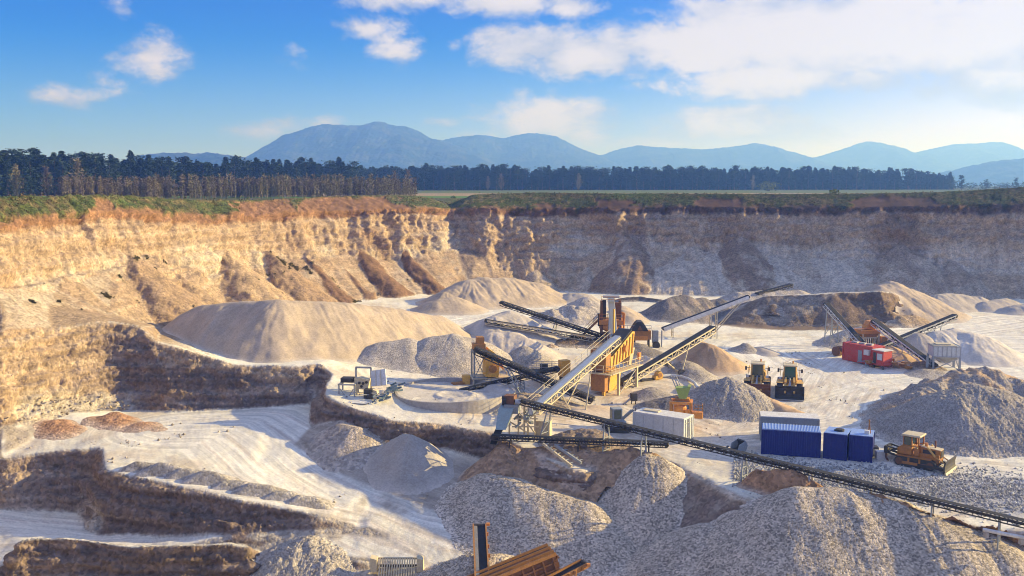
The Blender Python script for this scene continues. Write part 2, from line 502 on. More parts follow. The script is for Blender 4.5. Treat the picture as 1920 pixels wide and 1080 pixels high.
# ---- colour of each zone (what the ground is made of, plus shade painted on the near walls)
nA = fbm(x / 6, y / 6, z / 5, o=5, seed=61); nB = fbm(x / 1.6, y / 1.6, z / 1.6, o=4, seed=67); nC = fbm(x / 20, y / 20, o=3, seed=71)
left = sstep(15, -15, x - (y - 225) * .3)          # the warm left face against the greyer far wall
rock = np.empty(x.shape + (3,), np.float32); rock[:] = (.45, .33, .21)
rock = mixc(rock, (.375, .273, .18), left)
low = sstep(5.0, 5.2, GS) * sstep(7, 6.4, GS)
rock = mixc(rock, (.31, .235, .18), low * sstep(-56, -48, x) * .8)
rock = mixc(rock, (.20, .145, .112), low * sstep(128, 117, y) * .85 * sstep(-53, -45, x + 1.5 * nA))  # near walls painted darker for the shade right of the sunlit part
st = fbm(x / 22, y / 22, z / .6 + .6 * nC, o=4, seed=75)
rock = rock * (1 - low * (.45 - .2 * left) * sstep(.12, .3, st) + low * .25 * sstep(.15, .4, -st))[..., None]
rock = mixc(rock, (.22, .155, .11), sstep(.2, .34, st) * .5)
rock = mixc(rock, (.25, .19, .15), sstep(.05, .4, fbm(SAL / 4.5, z / 40, o=4, seed=78)) * .55 * (1 - left))
rock = mixc(rock, (.56, .47, .35), sstep(.05, .5, -st) * .3)
rock = mixc(rock, (.42, .26, .13), sstep(.1, .5, nA) * .3 * left)
rock = mixc(rock, (.23, .18, .145), sstep(.0, .5, nA) * .5 * (1 - left))
rock = rock * (1 + (.12 + .06 * low) * nB - .18 * np.abs(blk) * (1 - far) - .12 * np.abs(blk2) * far + .15 * fbm(x / .5, y / .5, z / .4, o=3, seed=77))[..., None]
dust = np.empty_like(rock); dust[:] = (.75, .705, .57)
dust = mixc(dust, (.60, .49, .36), sstep(-.05, .45, nA + .4 * nB + .4 * nC) * .65)
dust = mixc(dust, (.80, .755, .65), sstep(.0, .4, -nA) * .5)


ROADS = [([PZ(*p) for p in [(330, 800, .7), (450, 800, .6), (540, 860, -.5), (640, 925, -2.3), (760, 985, -4), (900, 1030, -5), (1300, 1110, -6)]], 7.5),
         ([PZ(*p) for p in [(-200, 985, -5), (100, 1000, -5.2), (400, 1004, -5.1), (700, 1000, -5), (820, 1040, -5.3), (900, 1120, -6)]], 4.5),
         ([PZ(*p) for p in [(1920, 640, 2.4), (1650, 650, 2.3), (1480, 660, 2.2), (1600, 720, 1.5), (1560, 780, .8), (1350, 810, .3), (1200, 760, .9)]], 9.),
         ([PZ(*p) for p in [(700, 625, 5), (840, 600, 4.6), (1000, 575, 4.4)]], 4.)]
ROADS += [([PZ(*p) for p in [(1960, 900, .1), (1660, 880, 0), (1400, 850, .1), (1200, 800, .6), (1000, 770, 1.8), (880, 700, 3.1), (760, 700, 3.7)]], 4.5),
          ([PZ(*p) for p in [(1480, 790, .5), (1530, 700, 1.7), (1620, 640, 2.5), (1900, 600, 3.1)]], 7.), ([PZ(*p) for p in [(1900, 690, 1.8), (1620, 720, 1.4), (1420, 780, .5), (1320, 830, .2)]], 6.)]
road = np.zeros(x.shape); rut = np.zeros(x.shape); TD = np.zeros(x.shape); TS = np.zeros(x.shape); TB = np.full(x.shape, 1e9)
for pts, w in ROADS:
    d, s = polydist(pts, x, y)
    m = sstep(w * 1.25, w * .6, d + 1.5 * nA)
    near = d / w < TB
    TB = np.where(near, d / w, TB); TD = np.where(near, d + 1.2 * pnoise(x / 18, y / 18, seed=88), TD); TS = np.where(near, s, TS)
    road = np.maximum(road, m)
    rut = np.maximum(rut, m * sstep(.05, .4, fbm(d * 1.3, s * .05, o=3, seed=83)))
dust = mixc(dust, (.79, .75, .64), road * .8)
dust = mixc(dust, (.60, .52, .43), rut * .75)
_ga, _gb = PZ(1420, 885, 0), PZ(1900, 925, .1)
_gd, _ = polydist([_ga, _gb], x, y)
dust = mixc(dust, (.42, .40, .38), sstep(5.0, 2.5, _gd + 1.2 * nA) * .85)
_bd, _ = polydist([PY(1375, 595, 181), PY(1460, 585, 176.5), PY(1560, 580, 175), PY(1670, 578, 175)], x, y)
rock = mixc(rock, (.19, .135, .095), sstep(9, 6.5, _bd))
_pd = np.hypot(x - 12, (y - 121) * 1.0)
dust = mixc(dust, (.56, .45, .33), sstep(34, 12, _pd + 9 * nA + 5 * nC) * (.45 + .4 * sstep(-.2, .3, nB)))
col = mixc(dust, (1, 1, 1), np.zeros(x.shape))
sl2 = slope + .12 * nB
wm = sstep(.45, .75, sl2)
tm_ = bil(TAL, wx_, wy_)
wm = wm * (1 - .75 * tm_)
scm = np.maximum(sstep(.28, .42, sl2), tm_ * .9) * (1 - wm)
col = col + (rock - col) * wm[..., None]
tal = np.empty_like(rock); tal[:] = (.52, .43, .325)
tal = mixc(tal, (.37, .27, .17), left)
tal = mixc(tal, (.36, .25, .17), sstep(.05, .5, nA * .5 + rill * upper) * .55)
tal = mixc(tal, (.43, .335, .23), sstep(.1, .5, -rill) * .5 * upper)
tal = mixc(tal, (.38, .33, .27), sstep(4.9, 5.3, GS) * .8)
tal = mixc(tal, (.21, .15, .105), sstep(10, 7, _bd))
scm = np.maximum(scm, sstep(5.62, 5.7, GS) * sstep(6.04, 5.97, GS) * sstep(-32, -28, x) * (1 - wm))
scm = np.maximum(scm, sstep(-40, -46, x) * sstep(112, 117, y) * sstep(5.02, 4.9, GS) * sstep(2.9, 3.1, GS) * (1 - wm))
tal = tal * (1 + .22 * nB)[..., None]
col = col + (tal - col) * scm[..., None]
# brown earth that has slid over the faces: (from pixel, to pixel, half-width m)
SLIDES = [((1690, 415), (1680, 460), 6., .6), ((1340, 395), (1385, 450), 4, .4), ((560, 455), (590, 475), 3., .4), ((1120, 400), (1160, 450), 4, .35), ((690, 440), (715, 470), 3, .4), ((1190, 410), (1190, 448), 3, .5)]
slide = np.zeros(x.shape)
for a, b, w, k in SLIDES:
    A, B = G(*a), G(*b)
    dx, dy, dz_ = B.x - A.x, B.y - A.y, B.z - A.z
    L2 = dx * dx + dy * dy + dz_ * dz_
    t = np.clip(((x - A.x) * dx + (y - A.y) * dy + (z - A.z) * dz_) / L2, 0, 1)
    d = np.sqrt((x - A.x - t * dx) ** 2 + (y - A.y - t * dy) ** 2 + (z - A.z - t * dz_) ** 2)
    slide = np.maximum(slide, k * sstep(w * 1.1, w * .55, d * (1.2 - .3 * t) + .22 * w * (nB + 1.4 * nA)))
cw_, br_ = bil(CW, wx_, wy_), bil(BRN, wx_, wy_)
cone_c = np.empty_like(rock); cone_c[:] = (.47, .38, .275)
cone_c = mixc(cone_c, (.40, .285, .175), left)
cone_c = cone_c * (1 + .25 * nB + .25 * rill)[..., None]
col = col + (cone_c - col) * (cw_ * .9)[..., None]
slide = np.maximum(slide, br_ * (left * sstep(-.7, .1, nA * .6 + nB * .5 + br_ - .2) + (1 - left) * .8 * sstep(-.3, .3, nA * 1.1 + nB * .6 + br_ - .6)))
col = mixc(col, (.185, .105, .062), slide * .9)
# soil band and turf over the cliff
sb = GS + .35 * nA + .2 * nB + .25 * nC
soilm = sstep(2.16, 2.05, GS + .07 * nA + .06 * nB + .1 * nC) * sstep(5, 4, GS)
soil = np.empty_like(rock); soil[:] = (.235, .13, .07)
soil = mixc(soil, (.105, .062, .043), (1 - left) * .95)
soil = soil * (1 + .35 * nB + .3 * rill)[..., None]
soil = mixc(soil, (.34, .19, .10), sstep(0, .5, nB) * .5 * left)
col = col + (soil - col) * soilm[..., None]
UU = 960 + F * x / np.maximum(y, 1)
bare = np.zeros(x.shape)
for b0, b1, bk in ((178, 222, .75), (236, 300, .3), (437, 548, 1), (566, 745, 1), (1120, 1190, .6), (1308, 1400, .75), (1598, 1745, .8), (1000, 1030, .3)):
    bare = np.maximum(bare, bk * sstep(b0 - 12, b0 + 10, UU + 45 * nA + 22 * nB) * sstep(b1 + 12, b1 - 10, UU + 45 * nA + 22 * nB))
gm = sstep(2.0, 1.8, GS + .16 * nA + .14 * nB + .82 * bare) * sstep(3, 2.5, GS)
turf = np.empty_like(rock); turf[:] = (.085, .105, .032)
turf = mixc(turf, (.20, .15, .075), sstep(-.15, .35, nB + .5 * nA) * .75)
turf = mixc(turf, (.055, .06, .03), sstep(.1, .5, fbm(x / .8, y / .8, z / .8, o=3, seed=95)) * .7)
turf = mixc(turf, (.10, .17, .04), sstep(.1, .4, nC) * .5)
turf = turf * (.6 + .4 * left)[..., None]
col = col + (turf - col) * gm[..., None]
gm2 = sstep(.4, .75, fbm(x / 2.2, y / 2.2, z / 2.2, o=4, seed=99) + .5 * pnoise(x / 12, y / 12, seed=98)) * sstep(2.8, 3.2, GS) * sstep(4.2, 3.9, GS) * left
col = mixc(col, (.13, .12, .06), gm2 * .8)
P3[..., 2] += gm * .35 * np.maximum(0, fbm(x / .9, y / .9, o=2, seed=97)) + gm * .25
hillm = sstep(6.6, 6.95, GS)
col = mixc(col, (.40, .34, .27), hillm * .7)

earth("rock_face", grain=.3, gamt=.28, bump=.4, nscale=.5, namt=.22)
earth("pale_dust", grain=.16, gamt=.1, bump=.15, nscale=.35, namt=.1, bdist=.1, tracks=True)
earth("turf", grain=.3, gamt=.5, bump=.8, nscale=.8, namt=.35)
nc, nr = GX.shape
ids = np.arange(nc * nr).reshape(nc, nr)
quads = np.stack([ids[:-1, :-1], ids[1:, :-1], ids[1:, 1:], ids[:-1, 1:]], -1).reshape(-1, 4)


def fmean(A): return ((A[:-1, :-1] + A[1:, :-1] + A[1:, 1:] + A[:-1, 1:]) / 4).ravel()


fg, fw, fr, fs = fmean(gm), fmean(sl2), fmean(road), fmean(GS)
cls = np.where(fg > .5, 3, np.where(fw > .42, 1, np.where((fr > .5), 2, 0)))
cls = np.where((fs < 1.0) & (cls != 3), 3, cls)
fx, fy = fmean(x), fmean(y)
cls = np.where((cls != 3) & (fs < 4.97) & (fx < -38) & (fy > 110), 1, cls)
PV, CV = P3.reshape(-1, 3), col.reshape(-1, 3)
for k, (nm, mt) in enumerate([("quarry_floor", "pale_dust"), ("cliff_face", "rock_face"), ("haul_road", "pale_dust"), ("grass_bank", "turf")]):
    q = quads[cls == k]
    used, inv = np.unique(q, return_inverse=True)
    me = np_mesh(nm, PV[used], inv.reshape(-1, 4), MATS[mt], np.clip(CV[used], .01, .9))
    at_ = me.attributes.new("Trk", "FLOAT_VECTOR", "POINT")
    at_.data.foreach_set("vector", np.stack([TD.ravel()[used], TS.ravel()[used], sstep(2.2, .8, TB).ravel()[used]], -1).astype(np.float32).ravel())
    tag(link_mesh(nm, me), kind="structure")
# ------------------------------------------------------------------ heaps of sand, gravel and earth: each a thing
earth("sand_heap", grain=.14, gamt=.12, bump=.2, nscale=.5, namt=.12, bdist=.1)
earth("fine_gravel_heap", grain=.13, gamt=.38, bump=.6, nscale=.7, namt=.15)
earth("coarse_gravel_heap", grain=.15, gamt=.55, bump=.35, nscale=.9, namt=.15)
earth("earth_heap", grain=.3, gamt=.3, bump=.6, nscale=.8, namt=.3)
LS, GG, BS, DB, DG, RB, WG = (.47, .375, .275), (.36, .315, .265), (.48, .33, .20), (.22, .15, .095), (.205, .18, .16), (.44, .25, .14), (.46, .40, .335)
HEAPN = [0]


def heap(name, label, ridge, k=.62, r=1.2, colr=LS, mat="sand_heap", grain=0., gully=.14, lump=.3, group=None, cat=None, col2=None, world=False, seed=None, zmin=None, drape=False, front=None):
    HEAPN[0] += 1
    sd_ = HEAPN[0] * 7 if seed is None else seed
    R = [p if world else PY(*p) for p in ridge]
    R = np.array(R, float)
    yc = R[:, 1].mean()
    s = max(.085, yc / 983 * 1.0)
    hmax = R[:, 2].max() - float(np.min(Hs(R[:, 0], R[:, 1]))) + 2.5
    pad = min(hmax, 12) / k + 3
    xs = np.arange(R[:, 0].min() - pad, R[:, 0].max() + pad, s)
    ys = np.arange(R[:, 1].min() - (pad if front is None else front), R[:, 1].max() + pad, s * 1.5)
    X, Y = np.meshgrid(xs, ys, indexing="ij")
    hh = R[:, 2].max() - float(np.min(Hs(R[:, 0], R[:, 1])))
    a = min(.7, .2 + .1 * hh)
    wx = X + a * (pnoise(X / 5, Y / 5, seed=sd_) + .5 * pnoise(X / 1.9, Y / 1.9, seed=sd_ + 1))
    wy = Y + a * (pnoise(X / 5, Y / 5, seed=sd_ + 2) + .5 * pnoise(X / 1.9, Y / 1.9, seed=sd_ + 3))
    best = np.full(X.shape, -1e9)
    ang = np.zeros(X.shape); dd = np.zeros(X.shape)
    segs = list(zip(R, R[1:])) if len(R) > 1 else [(R[0], R[0] + (1e-3, 0, 0))]
    for A, B in segs:
        dx, dy = B[0] - A[0], B[1] - A[1]
        L2 = dx * dx + dy * dy
        t = np.clip(((wx - A[0]) * dx + (wy - A[1]) * dy) / L2, 0, 1)
        ex, ey = wx - A[0] - t * dx, wy - A[1] - t * dy
        d = np.hypot(ex, ey)
        h = A[2] + t * (B[2] - A[2]) - k * (np.sqrt(d * d + r * r) - r)
        m = h > best
        best = np.where(m, h, best)
        ang = np.where(m, np.arctan2(ey, ex) * 3 + (A[0] + t * dx) * .8 + (A[1] + t * dy) * .8, ang)
        dd = np.where(m, d, dd)
    H0 = Hs(X, Y)
    up = np.clip(best - H0, 0, None)
    g = fbm(ang * 1.6, dd * .07, o=3, seed=sd_ + 5)
    Z = best + gully * g * sstep(0, 2.5, up) * sstep(0, 1.5, dd) + lump * fbm(X / 2.6, Y / 2.6, o=4, seed=sd_ + 6) * sstep(-.5, 1.5, best - H0)
    # the toe runs out flat
    Z = np.where(Z - H0 < 1.0, H0 - .3 + (np.clip(Z - H0 + .9, 0, 1.9) / 1.9) ** 1.7 * 1.3, Z)
    if drape: Z = np.minimum(Z, H0 + hh * np.clip(1.15 - dd * k / (1.5 * hh), -.5, 1))
    if front is not None: Z = np.minimum(Z, H0 + np.clip(Y - ys[0], 0, 9) * 1.5 - .45)
    if grain:
        Z = Z + grain * (RNG.random(X.shape) - .5) + .6 * grain * pnoise(X / .45, Y / .45, seed=sd_ + 7)
    if zmin is None: zmin = float(np.min(Hs(R[:, 0], R[:, 1]))) - 2.
    keep = (Z > H0 - .28) & (H0 > zmin)
    ids = np.arange(X.size).reshape(X.shape)
    kq = keep[:-1, :-1] & keep[1:, :-1] & keep[1:, 1:] & keep[:-1, 1:]
    # only the piece that holds the crest
    W = kq.shape[1]
    flat = bytearray(kq.astype(np.uint8).tobytes())
    mid = R[len(R) // 2]
    ci = np.argwhere(kq)
    if not len(ci): print("EMPTY HEAP", name, label); return None
    c0 = ci[np.argmin(np.hypot(xs[ci[:, 0]] - mid[0], ys[ci[:, 1]] - mid[1]))]
    st_ = [int(c0[0]) * W + int(c0[1])]; flat[st_[0]] = 2
    while st_:
        p = st_.pop()
        for qn in (p - W, p + W, p - 1 if p % W else -1, p + 1 if (p + 1) % W else -1):
            if 0 <= qn < len(flat) and flat[qn] == 1: flat[qn] = 2; st_.append(qn)
    kq = np.frombuffer(bytes(flat), np.uint8).reshape(kq.shape) == 2
    q = np.stack([ids[:-1, :-1], ids[1:, :-1], ids[1:, 1:], ids[:-1, 1:]], -1)[kq]
    if not len(q): print("EMPTY HEAP", name, label); return None
    used, inv = np.unique(q, return_inverse=True)
    V = np.stack([X, Y, Z], -1).reshape(-1, 3)[used]
    c = np.empty(X.shape + (3,), np.float32); c[:] = colr
    n1 = fbm(X / 3.5, Y / 3.5, o=4, seed=sd_ + 8)
    c = c * (1 + .16 * n1 + .14 * g)[..., None]
    if col2 is not None:
        c = mixc(c, col2, sstep(-.05, .3, n1 + .4 * g))
    c = mixc(c, (.60, .54, .46), sstep(.5, .0, Z - H0) * .5)
    c = c.reshape(-1, 3)[used]
    o0 = np.array([R[:, 0].mean(), R[:, 1].mean(), float(Hs(R[:1, 0], R[:1, 1])[0])])
    me = np_mesh(name, V - o0, inv.reshape(-1, 4), MATS[mat], np.clip(c, .02, .85))
    o = link_mesh(name, me)
    o.location = o0
    return tag(o, label, cat or name.split("_")[-1] if not cat else cat, group)


SG, GGp, EG = "sand heaps in the quarry", "gravel heaps in the quarry", "earth heaps in the quarry"


def sand(l, rd, **k): return heap("sand_heap", l, rd, **{**dict(group=SG, cat="sand heap"), **k})
def gravel(l, rd, **k): return heap("gravel_heap", l, rd, **{**dict(group=GGp, cat="gravel heap", mat="fine_gravel_heap", colr=GG), **k})
def dirt(l, rd, **k): return heap("earth_heap", l, rd, **{**dict(group=EG, cat="earth heap", mat="earth_heap", colr=DB, lump=.6), **k})


sand("largest pale sand heap, long and smooth, below the sunlit cliff", [(385, 572, 139), (450, 566, 136), (520, 562, 133.5), (640, 567, 139), (740, 578, 145), (815, 592, 150)], k=.82, r=2.5, gully=.10, lump=.2, zmin=3.6)
sand("pale rilled sand heap at the corner where the two cliffs meet", [(835, 546, 188), (880, 525, 192), (905, 520, 194), (960, 521, 197), (1000, 529, 199), (1045, 548, 203)], k=.5, gully=.3)
sand("low sand hump at the foot of the brown slides", [(822, 560, 180), (850, 556, 181)], k=.5)
gravel("grey gravel heap with a broken top, nearest the terrace edge", [(675, 655, 132.5), (712, 642, 133), (765, 635, 133.5)], k=.58, lump=.14, gully=.06, colr=(.46, .40, .33))
gravel("rounded grey gravel heap left of the yellow crusher tower", [(815, 630, 134), (850, 626, 134), (885, 634, 134.5)], k=.58, lump=.12, gully=.06, colr=(.46, .40, .33))
gravel("low grey heap at the toe of the largest sand heap", [(610, 660, 133), (640, 655, 134)], k=.5)
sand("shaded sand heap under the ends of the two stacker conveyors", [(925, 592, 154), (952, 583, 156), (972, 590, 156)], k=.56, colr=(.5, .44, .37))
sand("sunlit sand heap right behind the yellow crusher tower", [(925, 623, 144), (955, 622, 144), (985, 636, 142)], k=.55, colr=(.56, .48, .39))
gravel("steep grey spur of gravel below the tower's conveyor", [(985, 650, 136), (1000, 668, 133)], k=.7)
gravel("lumpy grey heap left of the orange crusher tower", [(1035, 580, 173), (1070, 574, 174), (1105, 574, 175)], k=.55, colr=WG, lump=.7)
gravel("pointed grey heap behind the orange crusher tower's left side", [(1098, 557, 184)], k=.6, colr=WG)
sand("small rounded pale sand heap far behind the stackers", [(1070, 549, 198), (1090, 549, 198)], k=.5, colr=WG)
sand("sunlit sand slope right of the orange crusher tower", [(1165, 575, 178), (1175, 590, 174)], k=.5)
sand("low pale heap by the dark bank below the far wall", [(1190, 563, 203), (1225, 561, 203)], k=.4, colr=WG)
gravel("dark grey gravel ridge with several peaks behind the white conveyor", [(1252, 560, 181), (1283, 552, 183), (1298, 560, 183), (1318, 557, 184), (1330, 563, 184), (1350, 560, 184), (1365, 572, 183)], k=.62, r=.5, colr=DG, col2=(.34, .27, .21))
dirt("brown eroded earth bank at the head of the white conveyor", [(1385, 572, 183), (1425, 566, 182), (1440, 574, 180)], k=.75, colr=(.30, .2, .12), col2=BS)
dirt("brown earth heap between the eroded bank and the round brown heap", [(1450, 570, 178.5)], k=.6)
dirt("round brown earth heap in front of the sand bench", [(1500, 576, 177.5), (1512, 578, 177.5)], k=.58, colr=(.36, .25, .15), lump=.25)
sand("tall pale sand slope at the end of the sand bench", [(1650, 536, 186), (1668, 527, 188), (1700, 540, 187), (1740, 562, 185)], k=.5, gully=.3)
dirt("brown earth lump leaning on the tall pale sand slope", [(1680, 588, 175.5), (1710, 590, 176)], k=.55, colr=(.4, .29, .18))
sand("far grey sand heap below the dark right cliff", [(1760, 552, 196), (1790, 550, 198), (1830, 556, 198)], k=.45, colr=WG)
sand("farthest grey sand heap in the shade of the right cliff", [(1850, 566, 194), (1885, 560, 197)], k=.45, colr=WG)
sand("low pale sand heap at the right edge under the cliff", [(1905, 572, 190), (1935, 570, 190)], k=.45, colr=WG)
gravel("low grey heap on the flat top of the sand bench", [(1385, 548, 197), (1440, 545, 198), (1500, 545, 198)], k=.45, colr=WG)
sand("brown sand cone behind the coarse grey cone", [(1310, 640, 145), (1332, 645, 140.5)], k=.64, r=.6, colr=BS)
gravel("grey gravel heap beside the wheels of the long conveyor", [(1262, 682, 138), (1285, 676, 137), (1300, 690, 134)], k=.6)
gravel("small grey cone standing alone left of the red plant", [(1396, 643, 151)], k=.6, r=.4)
sand("low double ridge of sand beside the small grey cone", [(1425, 650, 151), (1440, 658, 149)], k=.5, colr=WG)
gravel("coarse grey cone in the middle, behind the mixer tower", [(1345, 714, 120.3), (1368, 708, 120.3), (1395, 724, 119.5)], k=.66, grain=.14)
sand("brown sand tail beside the coarse grey cone, below the loaders", [(1395, 728, 122), (1440, 748, 119), (1485, 768, 116)], k=.5, colr=BS)
gravel("grey gravel bank around the foot of the orange mixer", [(1225, 752, 119), (1255, 744, 119.5), (1290, 740, 120)], k=.5, colr=DG)
gravel("big grey gravel mound on the right, behind the bulldozer", [(1790, 732, 109.5), (1835, 722, 110), (1865, 730, 109.5), (1900, 748, 108), (1940, 770, 107)], k=.58, grain=.14, r=2)
gravel("lumpy brown and grey ridge above the big gravel mound", [(1680, 760, 115), (1740, 728, 118), (1790, 706, 120), (1830, 693, 122), (1872, 698, 122), (1930, 725, 119)], k=.5, colr=(.36, .31, .26), lump=.9, col2=BS, grain=.1)
gravel("pointed coarse gravel cone in the foreground, lit on its right side", [(1207, 857, 96.6), (1217, 851, 96.5), (1232, 856, 96.2)], k=.72, r=.6, mat="coarse_gravel_heap", zmin=-99, grain=.05, gully=.05, lump=.18, colr=(.45, .38, .295))
gravel("broad coarse gravel mound filling the lower right corner", [(1412, 955, 87), (1445, 935, 86.3), (1500, 915, 85.5), (1590, 918, 85), (1680, 940, 84), (1750, 965, 83), (1850, 1000, 82), (1960, 1050, 81)], k=.6, mat="coarse_gravel_heap", zmin=-99, grain=.05, gully=.05, lump=.18, colr=(.45, .38, .295))
gravel("spread apron of coarse gravel beside the pale road", [(925, 888, 97.5), (960, 898, 96), (1010, 918, 94.5), (1100, 940, 93)], k=.5, mat="coarse_gravel_heap", zmin=-99, grain=.05, gully=.05, lump=.18, colr=(.45, .38, .295))
gravel("coarse gravel saddle between the cone and the broad mound", [(1335, 985, 86.5), (1360, 980, 86.5)], k=.5, mat="coarse_gravel_heap", zmin=-99, grain=.05, gully=.05, lump=.18, colr=(.45, .38, .295))
sand("pale grey cone spilling from the terrace edge", [(757, 812, 103.8), (770, 815, 103)], k=.7, r=.4, colr=(.40, .36, .31), zmin=-99)
dirt("brownish sand slide left of the pale grey cone", [(640, 795, 107.5), (665, 800, 106.5)], k=.66, colr=(.44, .37, .30), lump=.3, zmin=-99)
dirt("dark earth heap under the long belt conveyor", [(1075, 808, 102.5), (1100, 806, 102.5)], k=.5, colr=(.29, .22, .16))
sand("soft sandy hump at the foot of the screen's conveyor", [(1085, 765, 116), (1120, 762, 117)], k=.35, colr=(.56, .44, .32))
dirt("low dark earth strip below the tower's feed belt", [(940, 742, 117.5), (1000, 738, 118)], k=.35, colr=(.36, .28, .2))
gravel("small grey cone near the yellow motor", [(1222, 728, 124)], k=.5)
gravel("grey heap behind the yellow screen", [(1165, 650, 146), (1190, 642, 147)], k=.5, colr=DG)
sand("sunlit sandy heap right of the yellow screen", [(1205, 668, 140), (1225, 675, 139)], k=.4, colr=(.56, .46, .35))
dirt("small pointed earth heap near the stackers", [(1006, 638, 151)], k=.8, r=.3, colr=BS)
dirt("small pointed earth heap second from the stackers", [(1034, 645, 149)], k=.7, r=.3, colr=BS)
dirt("row of low dark earth heaps under the stackers", [(1060, 634, 152), (1085, 630, 153), (1110, 634, 152)], k=.5, lump=.9)
gravel("grey heap behind the red container", [(1575, 628, 157), (1620, 612, 158), (1650, 622, 157)], k=.45, colr=WG)
sand("pale dune right of the crossed conveyors", [(1755, 622, 151), (1790, 617, 152), (1825, 624, 150)], k=.5, colr=(.60, .54, .46))
sand("small sand cone below the crossing of the conveyors", [(1722, 624, 150)], k=.65, colr=WG)
sand("brown sand cone beside the red cabin", [(1670, 650, 146)], k=.5, colr=BS)
dirt("dark earth cone at the foot of the feed conveyor", [(1735, 676, 141)], k=.6)
gravel("low grey heap in front of the steel hopper", [(1735, 692, 137), (1750, 693, 137)], k=.4)
RG = "reddish mounds on the left terrace"
for i, (l, u, v, Y, kk) in enumerate([("reddish mound at the left edge of the photo, half grey", 30, 808, 109, .55), ("reddish lump second from the left edge on the terrace", 90, 787, 110.5, .5), ("tallest reddish mound under the left cliff", 195, 776, 113, .5),
                                     ("long reddish mound that ends at the pale road", 255, 793, 111, .4)]):
    dirt(l, [(u - 14, v + 4, Y), (u + 14, v, Y), (u + 36, v + 10, Y - 1)], k=kk, colr=RB, group=RG)
BG = "dirt heaps along the edge of the ramp"
for i, (u, v, zl) in enumerate([(262, 890, -.6), (304, 898, -.8), (345, 905, -1.05), (388, 914, -1.3), (432, 924, -1.6), (478, 934, -1.9), (525, 944, -2.3), (570, 953, -2.6)]):
    g = PZ(u, v, zl)
    h = (1.1, 1.4, 1.15, 1.35, 1.0, 1.2, .95, .9)[i]
    heap("dirt_heap", "small grey dirt heap in the row along the ramp edge", [(g[0] - .5, g[1] + .9, zl + h), (g[0] + .7, g[1] + 1.0, zl + h * .85)], k=(.75, .65, .8, .7)[i % 4], r=.8, colr=(.40, .36, .31), mat="earth_heap", group=BG, cat="dirt heap", world=True, lump=.35, zmin=-99, drape=True, front=1.15)
gravel("stony grey heap beside the pale road at the bottom", [(545, 1022, 87.5), (575, 1010, 88), (600, 1022, 87.5)], k=.62, colr=(.42, .37, .31), lump=.7, grain=.16)
gravel("coarse gravel heap under the brown mobile crusher", [(880, 1046, 83.5), (925, 1040, 84)], k=.55, mat="coarse_gravel_heap", zmin=-99, grain=.14, colr=(.45, .38, .295))
# ------------------------------------------------------------------ plain, mountains, haze, woods
k = NT("meadow")
geo = k.add("ShaderNodeNewGeometry")
sxy = k.add("ShaderNodeSeparateXYZ"); k.link(geo.outputs["Position"], sxy.inputs[0])
n = k.add("ShaderNodeTexNoise", Scale=.02, Detail=8.0, Roughness=.65); k.link(geo.outputs["Position"], n.inputs["Vector"])
wob = k.add("ShaderNodeMath", _operation="MULTIPLY_ADD"); k.link(n.outputs["Fac"], wob.inputs[0]); wob.inputs[1].default_value = 14; k.link(sxy.outputs[1], wob.inputs[2])
cr = k.add("ShaderNodeValToRGB")
k.link(maprange(k, wob.outputs[0], 300, 900, 0, 1), cr.inputs[0])
el_ = cr.color_ramp.elements
el_[0].position, el_[0].color = 0, (.14, .13, .05, 1)
el_[1].position, el_[1].color = 1, (.10, .12, .05, 1)
for p_, c_ in ((.04, (.11, .19, .04, 1)), (.13, (.09, .20, .04, 1)), (.15, (.17, .22, .06, 1)), (.2, (.10, .2, .045, 1)), (.23, (.36, .26, .15, 1)), (.40, (.33, .25, .15, 1)), (.44, (.14, .17, .06, 1))):
    e = el_.new(p_); e.color = c_
cr.color_ramp.interpolation = 'LINEAR'
n2 = k.add("ShaderNodeTexNoise", Scale=.9, Detail=6.0); k.link(geo.outputs["Position"], n2.inputs["Vector"])
vm = k.add("ShaderNodeVectorMath", _operation="SCALE"); k.link(cr.outputs[0], vm.inputs[0]); k.link(maprange(k, n2.outputs["Fac"], .3, .7, .75, 1.25), vm.inputs["Scale"])
k.link(vm.outputs[0], k.b.inputs["Base Color"]); k.b.inputs["Roughness"].default_value = 1; k.b.inputs["Specular IOR Level"].default_value = .05
MATS["meadow"] = k.m
gx, gy = np.meshgrid(np.linspace(-11800, 11800, 60), np.concatenate([np.linspace(285, 1000, 40), np.linspace(1100, 11700, 40)]), indexing="ij")
pz = np.full(gx.shape, 22.93) - sstep(296, 286, gy) * 1.5
ids = np.arange(gx.size).reshape(gx.shape)
tag(link_mesh("plain", np_mesh("plain", np.stack([gx, gy, pz], -1).reshape(-1, 3), np.stack([ids[:-1, :-1], ids[1:, :-1], ids[1:, 1:], ids[:-1, 1:]], -1).reshape(-1, 4), MATS["meadow"])), kind="structure")

k = NT("hazed_wooded_slope")
geo = k.add("ShaderNodeNewGeometry")
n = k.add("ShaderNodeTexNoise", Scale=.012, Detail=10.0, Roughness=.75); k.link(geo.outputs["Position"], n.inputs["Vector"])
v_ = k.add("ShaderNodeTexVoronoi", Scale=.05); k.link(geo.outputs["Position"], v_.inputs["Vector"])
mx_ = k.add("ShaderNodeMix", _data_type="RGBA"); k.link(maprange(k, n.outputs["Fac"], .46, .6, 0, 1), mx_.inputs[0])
mx_.inputs[6].default_value = (.014, .034, .05, 1); mx_.inputs[7].default_value = (.065, .08, .075, 1)  # forest colour carries added blue for the distance haze
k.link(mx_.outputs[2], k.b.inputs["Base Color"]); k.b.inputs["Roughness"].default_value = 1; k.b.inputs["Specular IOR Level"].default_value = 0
bu = k.add("ShaderNodeBump", Strength=.7, Distance=7.0); k.link(v_.outputs["Distance"], bu.inputs["Height"]); k.link(bu.outputs[0], k.b.inputs["Normal"])
MATS["hazed_wooded_slope"] = k.m


